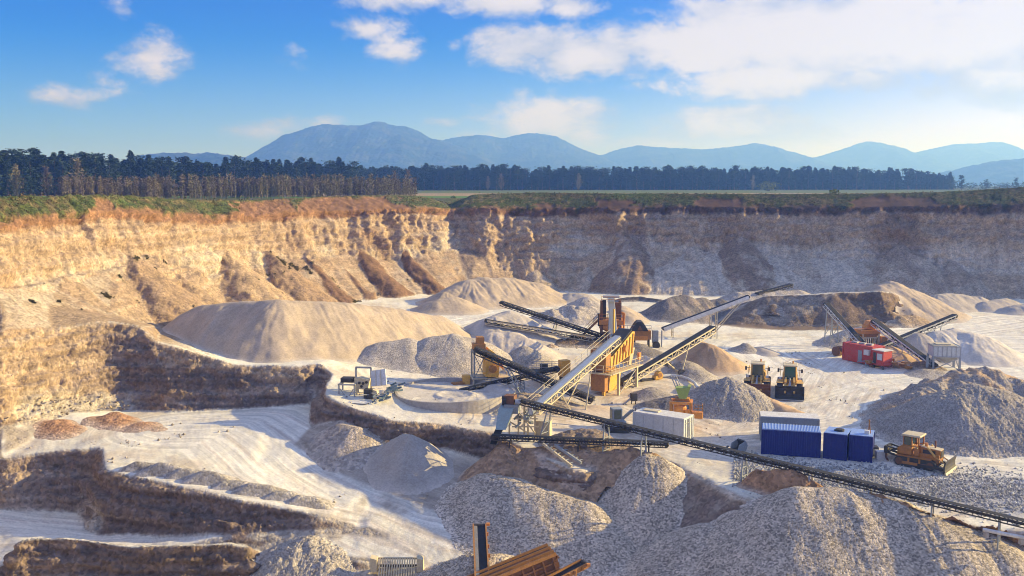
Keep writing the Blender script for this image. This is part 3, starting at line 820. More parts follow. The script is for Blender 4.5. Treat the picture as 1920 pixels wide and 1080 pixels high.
def mountain(prof, D, depth, seed, amp):
    us = np.array([p[0] for p in prof], float); vs = np.array([p[1] for p in prof], float)
    uu = np.arange(us[0], us[-1], 1.6)
    vv = np.interp(uu, us, vs)
    kk = np.exp(-np.linspace(-2, 2, 13) ** 2); vv = np.convolve(np.pad(vv, 6, mode="edge"), kk / kk.sum(), "valid")
    top = np.array([PY(a, b, D) for a, b in zip(uu, vv)])
    ww = np.linspace(-1, 1, 60)
    yy = D + ww * depth
    Xg = np.repeat(top[:, :1], 60, 1) * 1.0
    Yg = np.repeat(yy[None], len(uu), 0)
    prof_ = np.where(ww < 0, 1 - np.abs(ww) ** 1.15, 1 - np.abs(ww) ** 1.4)
    H = np.clip(top[:, 2] - 22, 0, None)[:, None] * prof_[None]
    rid = fbm(Xg / 420, Yg / 620, o=5, seed=seed)
    H = H * (1 + .5 * rid * (np.abs(ww) * (1 - np.abs(ww)) * 4)[None]) + amp * .7 * fbm(Xg / 45, Yg / 45, o=4, seed=seed + 3, gain=.8) * sstep(0, 60, H)
    ids = np.arange(Xg.size).reshape(Xg.shape)
    q = np.stack([ids[:-1, :-1], ids[1:, :-1], ids[1:, 1:], ids[:-1, 1:]], -1).reshape(-1, 4)
    tag(link_mesh("mountain", np_mesh("mountain", np.stack([Xg, Yg, 21 + H], -1).reshape(-1, 3), q, MATS["hazed_wooded_slope"])), kind="structure")


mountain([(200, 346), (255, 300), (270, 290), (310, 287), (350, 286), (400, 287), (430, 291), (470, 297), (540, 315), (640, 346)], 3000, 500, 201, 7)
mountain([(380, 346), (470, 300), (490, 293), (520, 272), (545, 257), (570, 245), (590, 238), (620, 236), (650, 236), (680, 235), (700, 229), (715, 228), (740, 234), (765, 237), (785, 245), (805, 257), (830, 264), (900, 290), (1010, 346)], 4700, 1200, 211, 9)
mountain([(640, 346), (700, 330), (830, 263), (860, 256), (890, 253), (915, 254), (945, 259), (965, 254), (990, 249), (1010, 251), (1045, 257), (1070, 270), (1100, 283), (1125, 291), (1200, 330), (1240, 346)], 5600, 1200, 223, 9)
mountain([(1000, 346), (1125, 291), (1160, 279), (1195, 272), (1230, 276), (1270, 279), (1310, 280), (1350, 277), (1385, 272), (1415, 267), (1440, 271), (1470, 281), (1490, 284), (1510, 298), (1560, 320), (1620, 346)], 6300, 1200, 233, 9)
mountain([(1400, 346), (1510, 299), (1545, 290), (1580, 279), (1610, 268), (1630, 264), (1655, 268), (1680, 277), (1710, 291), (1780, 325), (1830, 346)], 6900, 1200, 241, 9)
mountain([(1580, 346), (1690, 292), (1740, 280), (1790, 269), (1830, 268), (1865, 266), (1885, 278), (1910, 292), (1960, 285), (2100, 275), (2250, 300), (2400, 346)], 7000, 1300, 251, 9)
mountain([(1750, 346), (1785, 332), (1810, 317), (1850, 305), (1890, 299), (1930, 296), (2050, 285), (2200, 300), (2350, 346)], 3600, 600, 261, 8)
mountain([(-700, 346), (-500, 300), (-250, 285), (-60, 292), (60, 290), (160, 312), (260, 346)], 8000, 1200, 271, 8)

# the air: one closed box
hv = np.array([(x_, y_, z_) for x_ in (-11950, 11950) for y_ in (-90, 11900) for z_ in (-9.5, 350)], float)
hme = np_mesh("haze", hv, np.array([(0, 1, 3, 2), (4, 6, 7, 5), (0, 4, 5, 1), (2, 3, 7, 6), (0, 2, 6, 4), (1, 5, 7, 3)]), [], smooth=False)
hm = bpy.data.materials.new("haze"); hm.use_nodes = True
ht = hm.node_tree; ht.nodes.remove(ht.nodes["Principled BSDF"])
pv = ht.nodes.new("ShaderNodeVolumePrincipled")
pv.inputs["Color"].default_value = (.17, .37, 1.0, 1)
pv.inputs['Absorption Color'].default_value = (1, 1, 1, 1)
pv.inputs["Density"].default_value = 3.7e-4
pv.inputs["Anisotropy"].default_value = .42
ht.links.new(pv.outputs[0], ht.nodes["Material Output"].inputs["Volume"])
hme.materials.append(hm)
tag(link_mesh("haze", hme), kind="stuff")
SC.cycles.volume_bounces = 3


def leaf_mat(name, c1, c2):
    k = NT(name)
    oi = k.add("ShaderNodeObjectInfo")
    geo = k.add("ShaderNodeNewGeometry")
    n = k.add("ShaderNodeTexNoise", Scale=.6, Detail=4.0); k.link(geo.outputs["Position"], n.inputs["Vector"])
    m = k.add("ShaderNodeMix", _data_type="RGBA")
    a = k.add("ShaderNodeMath", _operation="MULTIPLY_ADD"); k.link(oi.outputs["Random"], a.inputs[0]); a.inputs[1].default_value = .6
    k.link(maprange(k, n.outputs["Fac"], .35, .65, 0, .4), a.inputs[2]); k.link(a.outputs[0], m.inputs[0])
    m.inputs[6].default_value = (*c1, 1); m.inputs[7].default_value = (*c2, 1)
    k.link(m.outputs[2], k.b.inputs["Base Color"]); k.b.inputs["Roughness"].default_value = .8; k.b.inputs["Specular IOR Level"].default_value = .1
    MATS[name] = k.m
    return k.m


leaf_mat("needles", (.018, .038, .017), (.046, .07, .028)); leaf_mat("bark", (.10, .07, .05), (.17, .11, .07))
leaf_mat("bare_twigs", (.15, .11, .085), (.27, .23, .11)); leaf_mat("pale_bark", (.34, .28, .2), (.45, .36, .25))
leaf_mat("spring_leaves", (.14, .16, .03), (.22, .2, .05)); leaf_mat("undergrowth", (.045, .06, .022), (.22, .15, .08))


def tri_soup(P, size, up=0., rng=RNG, stretch=1.):
    n = len(P)
    d = rng.normal(size=(n, 3)); d[:, 2] = d[:, 2] * .6 + up
    d /= np.linalg.norm(d, axis=1, keepdims=True)
    e = np.cross(d, rng.normal(size=(n, 3))); e /= np.linalg.norm(e, axis=1, keepdims=True) + 1e-6
    s = size * rng.uniform(.6, 1.3, (n, 1))
    V = np.stack([P - e * s * .45 / stretch, P + e * s * .45 / stretch, P + d * s * stretch], 1).reshape(-1, 3)
    return V, np.arange(3 * n).reshape(-1, 3)


def trunk(h, r, n=6, lean=(0, 0)):
    V, Q = [], []
    for j, (t, q) in enumerate(((-.03, 1.25), (.1, 1), (.55, .62), (1, .12))):
        for i in range(n):
            a = 2 * math.pi * i / n
            V.append((r * q * math.cos(a) + lean[0] * t, r * q * math.sin(a) + lean[1] * t, h * t))
    for j in range(3):
        for i in range(n):
            a, b = j * n + i, j * n + (i + 1) % n
            Q += [(a, b, b + n), (a, b + n, a + n)]
    return np.array(V), np.array(Q)


def two_part_mesh(name, parts):
    V = np.concatenate([p[0] for p in parts]); off = 0; T, mi = [], []
    for i, p in enumerate(parts):
        T.append(p[1] + off); mi += [i] * len(p[1]); off += len(p[0])
    me = np_mesh(name, V, np.concatenate(T), [MATS[p[2]] for p in parts], smooth=False)
    me.polygons.foreach_set("material_index", np.array(mi, np.int32)[:len(me.polygons)])
    return me


def pine_mesh(h, kind, rng):
    tv, tq = trunk(h * .97, .16 + .008 * h)
    n = 1000
    if kind == "spruce":
        t = rng.uniform(0, 1, n) ** .8
        zz = h * (.04 + .96 * t)
        lay = .72 + .28 * np.abs(np.sin(t * 34 + rng.uniform(0, 6)))
        R = (1 - t) ** .85 * h * .22 * lay * rng.uniform(.25, 1.08, n) + .12
        a = rng.uniform(0, 6.283, n)
        P = np.stack([R * np.cos(a), R * np.sin(a), zz - R * .25], 1)
        c = tri_soup(P, .75, -.35, rng)
    else:
        nb = 22
        cz = rng.uniform(.08, .97, nb); ca = rng.uniform(0, 6.283, nb); cr_ = h * .13 * (1.15 - np.abs(cz - .6) * 1.2) * rng.uniform(.3, 1, nb)
        i = rng.integers(0, nb, n)
        g = rng.normal(size=(n, 3)) * np.array([.5, .5, .42]) * (.085 * h)
        P = np.stack([cr_[i] * np.cos(ca[i]), cr_[i] * np.sin(ca[i]), cz[i] * h], 1) + g
        P[:, 2] = np.clip(P[:, 2], h * .2, h * 1.0)
        c = tri_soup(P, .75, .15, rng)
    return (tv, tq), c


def bare_mesh(h, rng, spread=.35, n=90, tw=.11):
    tv, tq = trunk(h, .05 + .006 * h, 5)
    t = rng.uniform(.03, .95, n); a = rng.uniform(0, 6.283, n)
    L = h * spread * (1.05 - t) * rng.uniform(.4, 1, n) + .3
    d = np.stack([np.cos(a) * .55, np.sin(a) * .55, rng.uniform(.6, 1.2, n)], 1)
    P0 = np.stack([0 * t, 0 * t, t * h], 1)
    P1 = P0 + d * L[:, None]
    e = np.stack([-np.sin(a), np.cos(a), 0 * a], 1) * tw
    V = np.stack([P0 - e * .5, P0 + e * .5, P1], 1).reshape(-1, 3)
    T = np.arange(3 * n).reshape(-1, 3)
    # fine twigs as loose slivers
    m = int(n * 1.3)
    j = rng.integers(0, n, m); f = rng.uniform(.4, 1, (m, 1))
    V2, T2 = tri_soup(P0[j] + (P1[j] - P0[j]) * f, .55, .6, rng, 1.6)
    return (tv, tq), (np.concatenate([V, V2]), np.concatenate([T, T2 + len(V)]))


rt = np.random.default_rng(5)
PINES = []
for i in range(9):
    tr, cr2 = pine_mesh(16 * (1 + .06 * (i % 4)), "spruce" if i % 3 else "pine", rt)
    PINES.append(two_part_mesh("pine_tree", [(*tr, "bark"), (*cr2, "needles")]))
BARES = []
for i in range(6):
    tr, cr2 = bare_mesh(7.5, rt, .24, 70, .09)
    BARES.append(two_part_mesh("bare_sapling", [(*tr, "pale_bark"), (*cr2, "bare_twigs")]))
BIG = []
for i in range(3):
    tr, cr2 = bare_mesh(12, rt, .5, 170, .13)
    BIG.append(two_part_mesh("bare_tree", [(*tr, "bark"), (*cr2, "bare_twigs")]))


def plant(name, me, x_, y_, s, label, cat, group, z_=22.9, sx_=1.):
    o = link_mesh(name, me)
    o.location = (x_, y_, z_)
    o.rotation_euler = (rt.uniform(-.03, .03), rt.uniform(-.03, .03), rt.uniform(0, 6.28))
    o.scale = (s * sx_, s * sx_, s)
    return tag(o, label, cat, group)


# the wood behind the left cliff, every tree its own object; it recedes towards the middle
PTS = []
for row in range(4):
    for i in range(50):
        t = (i + rt.uniform(-.35, .35)) / 49
        u = -60 + 720 * t
        Y = 398 + 215 * max(t, 0) ** 1.15 + row * 7 + rt.uniform(-2.5, 2.5)
        r = ray(u, 345)
        PTS.append((r[0] / r[1] * Y, Y))
for x_, y_ in PTS:
    plant("pine_tree", PINES[rt.integers(0, 9)], x_, y_, rt.uniform(.8, 1.14), "dark green pine in the tall wood behind the left cliff", "pine tree", "pines of the wood behind the left cliff", sx_=rt.uniform(1.3, 1.9))
for i in range(88):
    t = (i + rt.uniform(-.3, .3)) / 87
    u = 640 + 1140 * t
    Y = 770 + 130 * t + rt.uniform(-5, 5)
    r = ray(u, 345)
    plant("pine_tree", PINES[rt.integers(0, 9)], r[0] / r[1] * Y, Y, rt.uniform(.8, 1.12) * (1 - .22 * sstep(.93, 1., np.array(t))), "bluish far pine in the long forest edge beyond the fields", "pine tree", "pines of the far forest edge", sx_=rt.uniform(1.5, 2.1))
# the rest of the far wood reads as one mass
V, T, off = [], [[], []], 0
src = []
for m in PINES:
    co = np.zeros(len(m.vertices) * 3, np.float32); m.vertices.foreach_get("co", co)
    tr_ = np.zeros(len(m.polygons) * 3, np.int32); m.loops.foreach_get("vertex_index", tr_)
    mi = np.zeros(len(m.polygons), np.int32); m.polygons.foreach_get("material_index", mi)
    src.append((co.reshape(-1, 3), tr_.reshape(-1, 3), mi))
MI = []
TT = []
for i in range(900):
    u = 560 + 1225 * rt.uniform(0, 1); t = (u - 640) / 1140
    Y = 775 + 130 * t + rt.uniform(4, 40); r = ray(u, 345)
    co, tr_, mi = src[rt.integers(0, 9)]
    a = rt.uniform(0, 6.28); s = rt.uniform(.7, 1.16) * (1 - .25 * float(sstep(.9, 1., np.array(t))))
    R = np.array([[math.cos(a), -math.sin(a), 0], [math.sin(a), math.cos(a), 0], [0, 0, 1]])
    V.append(co @ R.T * s * np.array([1.7, 1.7, 1]) + np.array([r[0] / r[1] * Y, Y, 22.9])); TT.append(tr_ + off); MI.append(mi); off += len(co)
fm = np_mesh("distant_forest", np.concatenate(V), np.concatenate(TT), [MATS["bark"], MATS["needles"]], smooth=False)
fm.polygons.foreach_set("material_index", np.concatenate(MI)[:len(fm.polygons)])
tag(link_mesh("distant_forest", fm), kind="stuff")
# leafless saplings in front of the wood
for i in range(285):
    t = rt.uniform(0, 1)
    u = 120 + 655 * t
    Y = 318 + 90 * t + rt.uniform(-8, 14)
    r = ray(u, 345)
    plant("bare_sapling", BARES[rt.integers(0, 6)], r[0] / r[1] * Y, Y, rt.uniform(.5, 1.12) * (1.08 if t > .25 else .9), "slim leafless sapling in the brown thicket before the left wood", "sapling", "leafless saplings before the wood", sx_=rt.uniform(.6, 1.05))
# brushwood between the saplings, too dense to count
VB, TB_, MB_, offb = [], [], [], 0
srcb = []
for m in BARES:
    co = np.zeros(len(m.vertices) * 3, np.float32); m.vertices.foreach_get("co", co)
    tr_ = np.zeros(len(m.polygons) * 3, np.int32); m.loops.foreach_get("vertex_index", tr_)
    mi = np.zeros(len(m.polygons), np.int32); m.polygons.foreach_get("material_index", mi)
    srcb.append((co.reshape(-1, 3), tr_.reshape(-1, 3), mi))
for i in range(620):
    t = rt.uniform(0, 1)
    u = 110 + 670 * t; Y = 326 + 92 * t + rt.uniform(-4, 18); r = ray(u, 345)
    co, tr_, mi = srcb[rt.integers(0, 6)]
    s = rt.uniform(.45, 1.05)
    VB.append(co * np.array([1.5, 1.5, 1]) * s + np.array([r[0] / r[1] * Y, Y, 22.9])); TB_.append(tr_ + offb); MB_.append(mi); offb += len(co)
bm_ = np_mesh("brushwood", np.concatenate(VB), np.concatenate(TB_), [MATS["pale_bark"], MATS["bare_twigs"]], smooth=False)
bm_.polygons.foreach_set("material_index", np.concatenate(MB_)[:len(bm_.polygons)])
tag(link_mesh("brushwood", bm_), kind="stuff")
for l, u, Y, s, ms in [("brown leafless tree at the left edge before the pines", 30, 345, 1.0, BIG), ("second brown leafless tree from the left edge", 88, 350, .95, BIG), ("taller leafless tree beside the pale sapling thicket", 145, 350, 1.15, BIG),
                       ("leafless tree at the end of the thicket beside the fields", 740, 470, .95, BIG), ("leafless tree just right of the thicket's end", 765, 480, 1., BIG), ("greyish leafless tree before the far forest, above the gap in the cliff top", 940, 740, 1.1, BIG),
                       ("greyish leafless tree right of the gap before the far forest", 915, 740, .9, BIG), ("pale leafless tree before the middle of the far forest", 1085, 760, 1.1, BIG), ("brownish leafless crown before the far forest's right half", 1412, 800, 1., BIG)]:
    r = ray(u, 345)
    plant("bare_tree", ms[rt.integers(0, 3)], r[0] / r[1] * Y, Y, s, l, "tree", None, sx_=1.3)


def bush(label, u, v, Y, h, w, mat="spring_leaves", name="bush", n=260, z_=None):
    P = rt.normal(size=(n, 3)); P /= np.linalg.norm(P, axis=1, keepdims=True); P *= rt.uniform(.3, 1, (n, 1)) ** .5
    P = P * np.array([w / 2, w / 2, h * .5]) * (1 + .25 * np.sin(P[:, :1] * 5 + P[:, 1:2] * 4)) + np.array([0, 0, h * .55])
    V, T = tri_soup(P, h * .16, .2, rt)
    tv, tq = trunk(h * .6, .05 * h, 5)
    g = PY(u, v, Y)
    o = link_mesh(name, two_part_mesh(name, [(tv, tq, "bark"), (V, T, mat)]))
    o.location = (g[0], g[1], z_ if z_ is not None else g[2])
    return tag(o, label, "bush")


bush("round yellow-green bush standing alone on the right cliff top", 1563, 362, 262, 3.6, 2.9, z_=hz(PY(1563, 362, 262)[0], 262) - .2)
bush("pale green shrub at the foot of the far forest, right of the middle", 1440, 353, 700, 6.5, 15, n=420, z_=22.9)
bush("dark bush standing in for a small tractor in the green field through the gap", 850, 372, 330, 1.1, 1.8, "needles", z_=22.9)  # bush shape used for the tiny far tractor
for i, (u, Y, s) in enumerate([(1803, 800, .75), (1850, 900, .5), (1905, 900, .62)]):
    r = ray(u, 345)
    plant("spruce_tree", PINES[(0, 3, 6)[i]], r[0] / r[1] * Y, Y, s, ["lone spruce right of the far forest's end", "low spruce halfway between the lone spruce and the right edge", "spruce at the right edge on the horizon"][i], "spruce", None, sx_=1.3)
for i in range(10):
    u = 1790 + 15 * i + rt.uniform(-4, 4)
    bush("low hazy shrub of the thin hedge on the right horizon", u, 350, 900 + rt.uniform(-40, 40), rt.uniform(4, 8), rt.uniform(9, 18), "needles", "hedge_shrub", 160, 22.9)["group"] = "shrubs on the right horizon"
# rough growth on the banks over the cliff
m = (gm.ravel() > .35) & (GY.ravel() < 252) & (np.abs(GX.ravel() / GY.ravel()) < .75)
idx = RNG.choice(np.nonzero(m)[0], 26000)
P = PV[idx] + RNG.normal(size=(len(idx), 3)) * .12 + np.array([0, 0, .12])
dens_ = fbm(P[:, 0] / 3, P[:, 1] / 3, o=3, seed=301)
P = P[dens_ > 0]
V, T = tri_soup(P, .26, .5, RNG)
tag(link_mesh("undergrowth", np_mesh("undergrowth", V, T, MATS["undergrowth"], smooth=False)), kind="stuff")
gm3 = (gm2.ravel() > .4) & (GY.ravel() > 120)
idx = RNG.choice(np.nonzero(gm3)[0], 1500)
V, T = tri_soup(PV[idx] + np.array([0, 0, .1]), .26, .3, RNG)
tag(link_mesh("weeds", np_mesh("weeds", V, T, MATS["undergrowth"], smooth=False)), kind="stuff")
# ------------------------------------------------------------------ machines, containers and vehicles
paint("dark_steel", (.045, .042, .04), .55, .3, .16)
paint("belt_rubber", (.016, .017, .021), .6, 0, .07, spec=.3)
paint("grey_belt", (.16, .18, .21), .6, 0, .35)
paint("galvanised", (.42, .44, .46), .45, .5, .3)
paint("cream_steel", (.66, .56, .36), .5, .05, .25)
paint("white_steel", (.74, .73, .68), .5, 0, .25)
paint("cover_sheet", (.42, .48, .56), .45, .2, .15)
paint("yellow_paint", (.76, .43, .07), .45, 0, .15)
paint("orange_paint", (.66, .26, .045), .45, 0, .2)
paint("rust_shade_orange", (.46, .215, .06), .65, .05, .3, dcol=(.2, .11, .06))  # rusty orange paint; also the shade painted on the yellow screen's front
paint("brown_rust", (.25, .12, .06), .7, .15, .4, dcol=(.12, .06, .04))
paint("red_paint", (.55, .035, .025), .4, 0, .2)
paint("blue_paint", (.002, .012, .17), .55, 0, .06, ribs=(0, .22))
paint("blue_plain", (.003, .012, .15), .6, 0, .03)
paint("blue_roof", (.30, .45, .78), .35, .3, .2)
paint("container_white", (.60, .62, .60), .5, 0, .18)
paint("container_roof", (.78, .76, .70), .5, 0, .3)
paint("grey_paint", (.30, .34, .36), .5, 0, .3)
paint("sage_paint", (.32, .40, .38), .5, 0, .25)
paint("green_paint", (.30, .40, .09), .45, 0, .15)
paint("concrete", (.46, .43, .39), .9, 0, .4, scale=.8, spec=.2)
paint("dozer_yellow", (.48, .20, .035), .5, 0, .35, dcol=(.22, .12, .06))
paint("loader_yellow", (.74, .44, .09), .45, 0, .3)
paint("tyre", (.035, .035, .037), .85, 0, .4, dcol=(.25, .22, .19))
paint("scrap_blue", (.05, .13, .20), .5, .3, .4)
k = NT("glass"); k.b.inputs["Base Color"].default_value = (.03, .06, .055, 1); k.b.inputs["Roughness"].default_value = .08; k.b.inputs["Specular IOR Level"].default_value = .8; MATS["glass"] = k.m


class MB:
    def __init__(self, T=None):
        self.v, self.f, self.T = [], [], T or Matrix.Identity(4)

    def add(self, vs, fs):
        n = len(self.v)
        self.v += [self.T @ Vector(p) for p in vs]
        self.f += [tuple(i + n for i in q) for q in fs]
        return self

    def box(self, c, s, rz=0., taper=None):
        x, y, z = s[0] / 2, s[1] / 2, s[2] / 2
        ca, sa = math.cos(rz), math.sin(rz)
        vs = []
        for sz in (-1, 1):
            k_ = taper if (taper and sz < 0) else 1.
            for sx_, sy_ in ((-1, -1), (1, -1), (1, 1), (-1, 1)):
                a, b = sx_ * x * k_, sy_ * y * k_
                vs.append((c[0] + a * ca - b * sa, c[1] + a * sa + b * ca, c[2] + sz * z))
        return self.add(vs, [(0, 3, 2, 1), (4, 5, 6, 7), (0, 1, 5, 4), (1, 2, 6, 5), (2, 3, 7, 6), (3, 0, 4, 7)])

    def beam(self, p, q, w, h=None, up=(0, 0, 1)):
        p, q = Vector(p), Vector(q)
        h = h or w
        d = (q - p).normalized()
        s = d.cross(Vector(up))
        if s.length < 1e-3: s = d.cross(Vector((1, 0, 0)))
        s.normalize(); u = s.cross(d)
        vs = [e + s * a * w / 2 + u * b * h / 2 for e in (p, q) for a, b in ((-1, -1), (1, -1), (1, 1), (-1, 1))]
        return self.add(vs, [(0, 3, 2, 1), (4, 5, 6, 7), (0, 1, 5, 4), (1, 2, 6, 5), (2, 3, 7, 6), (3, 0, 4, 7)])

    def tube(self, p, q, r, n=10, r2=None):
        p, q = Vector(p), Vector(q)
        d = (q - p).normalized()
        s = d.cross(Vector((0, 0, 1)))
        if s.length < 1e-3: s = d.cross(Vector((1, 0, 0)))
        s.normalize(); u = s.cross(d)
        r2 = r if r2 is None else r2
        vs = [e + (s * math.cos(6.28318 * i / n) + u * math.sin(6.28318 * i / n)) * rr for e, rr in ((p, r), (q, r2)) for i in range(n)]
        return self.add(vs, [tuple(range(n))[::-1], tuple(range(n, 2 * n))] + [(i, (i + 1) % n, n + (i + 1) % n, n + i) for i in range(n)])

    def prism(self, poly, y0, y1):            # outline in x, z pushed along y
        n = len(poly)
        vs = [(a, y, b) for y in (y0, y1) for a, b in poly]
        return self.add(vs, [tuple(range(n)), tuple(range(n, 2 * n))[::-1]] + [(i, n + i, n + (i + 1) % n, (i + 1) % n) for i in range(n)])

    def plate(self, pts, t=.04):              # a flat quad given real thickness
        a, b, c = (Vector(p) for p in pts[:3])
        n = (b - a).cross(c - a).normalized() * t
        m = len(pts)
        vs = [Vector(p) for p in pts] + [Vector(p) - n for p in pts]
        return self.add(vs, [tuple(range(m)), tuple(range(2 * m - 1, m - 1, -1))] + [(i, m + i, m + (i + 1) % m, (i + 1) % m) for i in range(m)])

    def rail(self, pts, h=1.0, r=.03, step=1.2):
        pts = [Vector(p) for p in pts]
        for a, b in zip(pts, pts[1:]):
            n = max(1, round((b - a).length / step))
            for i in range(n + 1):
                p = a.lerp(b, i / n)
                self.beam(p, p + Vector((0, 0, h)), r * 1.6)
            for f in (.5, 1.):
                self.beam(a + Vector((0, 0, h * f)), b + Vector((0, 0, h * f)), r * 1.6)
        return self

    def lathe(self, c, prof, n=24, axis="z"):
        vs, fs = [], []
        for r, z in prof:
            for i in range(n):
                a = 6.28318 * i / n
                p = (r * math.cos(a), r * math.sin(a), z)
                if axis == "x": p = (z, p[0], p[1])
                if axis == "y": p = (p[0], z, p[1])
                vs.append((c[0] + p[0], c[1] + p[1], c[2] + p[2]))
        for j in range(len(prof) - 1):
            for i in range(n):
                a, b = j * n + i, j * n + (i + 1) % n
                fs.append((a, b, b + n, a + n))
        fs += [tuple(range(n))[::-1], tuple(range((len(prof) - 1) * n, len(prof) * n))]
        return self.add(vs, fs)

    def build(self, name, mat, parent=None, label=None, bevel=0.):
        o0 = Vector((0, 0, 0))
        q = parent
        while q: o0 += q.location; q = q.parent
        me = bpy.data.meshes.new(name)
        me.from_pydata([tuple(p - o0) for p in self.v], [], self.f)
        import bmesh
        bm = bmesh.new(); bm.from_mesh(me)
        bmesh.ops.recalc_face_normals(bm, faces=bm.faces)
        bm.to_mesh(me); bm.free()
        me.materials.append(MATS[mat])
        o = link_mesh(name, me, parent)
        if bevel:
            m = o.modifiers.new("bevel", "BEVEL"); m.width = bevel; m.segments = 2; m.limit_method = "ANGLE"
        if label: o["label"] = label
        return o


def thing(name, label, cat, loc, group=None):
    o = bpy.data.objects.new(name, None)
    COL.objects.link(o)
    o.empty_display_size = .5
    o.location = Vector(loc)
    return tag(o, label, cat, group)


def drop(p): return Vector((p[0], p[1], hz(p[0], p[1])))


def conveyor(label, A, B, w=1.0, d=.6, frame="dark_steel", belt="belt_rubber", legs=(), leg_mat=None, cover=None, side=None, pitch=None, rails=False, name="belt_conveyor", leg_w=.12, spread=.5, sag=True, head=True, top=None):
    A, B = Vector(A), Vector(B)
    root = thing(name, label, "conveyor", drop(A.lerp(B, .05)))
    ax = (B - A); L = ax.length; ax.normalize()
    s = ax.cross(Vector((0, 0, 1))).normalized(); u = s.cross(ax)
    fr = MB()
    pitch = pitch or d * 1.7
    n = max(3, int(L / pitch))
    cw = max(.07, d * .13)
    for k_ in (-1, 1):
        o = s * k_ * w / 2
        fr.beam(A + o, B + o, cw, cw * 1.5)
        fr.beam(A + o - u * d, B + o - u * d, cw, cw * 1.3)
        for i in range(n + 1):
            p = A.lerp(B, i / n) + o
            fr.beam(p, p - u * d, cw * .8)
            if i < n:
                q = A.lerp(B, (i + 1) / n) + o
                if i % 2: fr.beam(p, q - u * d, cw * .7)
                else: fr.beam(p - u * d, q, cw * .7)
    for i in range(n + 1):
        p = A.lerp(B, i / n)
        fr.beam(p - s * w / 2 - u * d, p + s * w / 2 - u * d, cw * .8)
        fr.tube(p - s * w * .46 - u * .02, p + s * w * .46 - u * .02, .06, 6)
    fr.build("frame", frame, root)
    b = MB()
    e = A - ax * .15, B + ax * .2
    for dz, ww in ((.10, .86), (-d * .55, .8)):
        b.plate([e[0] - s * w * ww / 2 + u * dz, e[1] - s * w * ww / 2 + u * dz, e[1] + s * w * ww / 2 + u * dz, e[0] + s * w * ww / 2 + u * dz], .035)
    b.build("belt", belt, root)
    for p in ((A, B) if head else (A,)):
        MB().tube(p - s * w * .55 - u * .12, p + s * w * .55 - u * .12, .22, 12).build("drum", "dark_steel", root)
    if cover:
        c = MB()
        a0, a1 = cover[0], cover[1]
        p, q = A.lerp(B, a0), A.lerp(B, a1)
        hw = w * .56
        arc = [(-hw, .05), (-hw * .8, .32), (0, .45), (hw * .8, .32), (hw, .05), (hw - .05, .02), (hw * .76, .28), (0, .4), (-hw * .76, .28), (-hw + .05, .02)]
        vs = [e_ + s * a + u * z_ for e_ in (p, q) for a, z_ in arc]
        m = len(arc)
        c.add(vs, [tuple(range(m))[::-1], tuple(range(m, 2 * m))] + [(i, (i + 1) % m, m + (i + 1) % m, m + i) for i in range(m)])
        c.build("belt_cover", cover[2], root)
    if side:
        for k_ in (-1, 1):
            o = s * k_ * (w / 2 + .06)
            MB().plate([A + o + u * .12, B + o + u * .12, B + o - u * d * .8, A + o - u * d * .8], .03).build("side_sheet", side, root)
    if rails:
        r = MB()
        o = s * (w / 2 + .5) * rails
        i0 = s * (w / 2 + .08) * rails
        r.plate([A + i0 - u * .1, B + i0 - u * .1, B + o - u * .1, A + o - u * .1], .05)
        r.rail([A + o, B + o], .95, .025, 1.6)
        r.build("walkway", frame, root)
    for lg in legs:
        t = lg[0]
        foot = lg[1] if len(lg) > 1 else 0.     # lean along the belt
        P = A.lerp(B, t) - u * d
        for k_ in (-1, 1):
            top_ = P + s * k_ * w / 2
            q = top_ + Vector((ax.x, ax.y, 0)) * foot + s * k_ * spread
            q.z = hz(q.x, q.y) - .1
            m = MB().beam(top_, q, leg_w)
            if k_ == 1:
                f2 = P - s * w / 2 + Vector((ax.x, ax.y, 0)) * foot - s * spread; f2.z = hz(f2.x, f2.y)
                for f in (.35, .7):
                    a_, b_ = (P + s * w / 2).lerp(q, f), (P - s * w / 2).lerp(f2, f)
                    m.beam(a_, b_, leg_w * .6)
                m.beam((P + s * w / 2).lerp(q, .35), (P - s * w / 2).lerp(f2, .7), leg_w * .5)
            m.build("leg", leg_mat or frame, root)
    return root


def YZ(u, v, Y): return Vector(PY(u, v, Y))


# ---- conveyors
C1 = conveyor("long dark belt conveyor climbing from the lower right edge to the grey chute", YZ(2010, 1000, 77.5), YZ(975, 750, 104), .85, .38, legs=[(.1,), (.2,), (.3,), (.4,), (.52,), (.72,), (.8,), (.93, .8)], leg_mat="grey_paint", rails=0)
conveyor("low flat black conveyor just above the rubble, below the grey chute", YZ(925, 817, 100.5), YZ(1250, 831, 97.5), .9, .35, legs=[(.1,), (.5,), (.9,)], leg_mat="dark_steel")
conveyor("pale cream conveyor with a light grey belt, rising to the yellow screen", YZ(1003, 764, 108), YZ(1157, 632, 124.5), .9, .8, frame="cream_steel", belt="cover_sheet", legs=[(.6, -3.2), (.25, 1.5)], leg_mat="cream_steel", leg_w=.13, spread=.9, rails=-1)
c8 = conveyor("long wheeled conveyor right of the yellow screen, dark belt on a cream frame", YZ(1163, 716, 126.5), YZ(1335, 613, 142), 1.1, .8, frame="cream_steel", legs=[], rails=0)
conveyor("long conveyor with white side sheets behind the wheeled one", YZ(1243, 615, 160), YZ(1402, 555, 160), 1.0, .5, frame="white_steel", side="white_steel", legs=[(.55,), (.62,), (.1,), (.9, -5.5)], leg_mat="cream_steel", spread=.2)
conveyor("steep looking grey conveyor from the orange tower down to the yellow screen", YZ(1151, 634, 127), YZ(1146, 556, 163), .95, .45, frame="white_steel", belt="grey_belt", legs=[(.5,)], leg_mat="grey_paint", spread=.3)
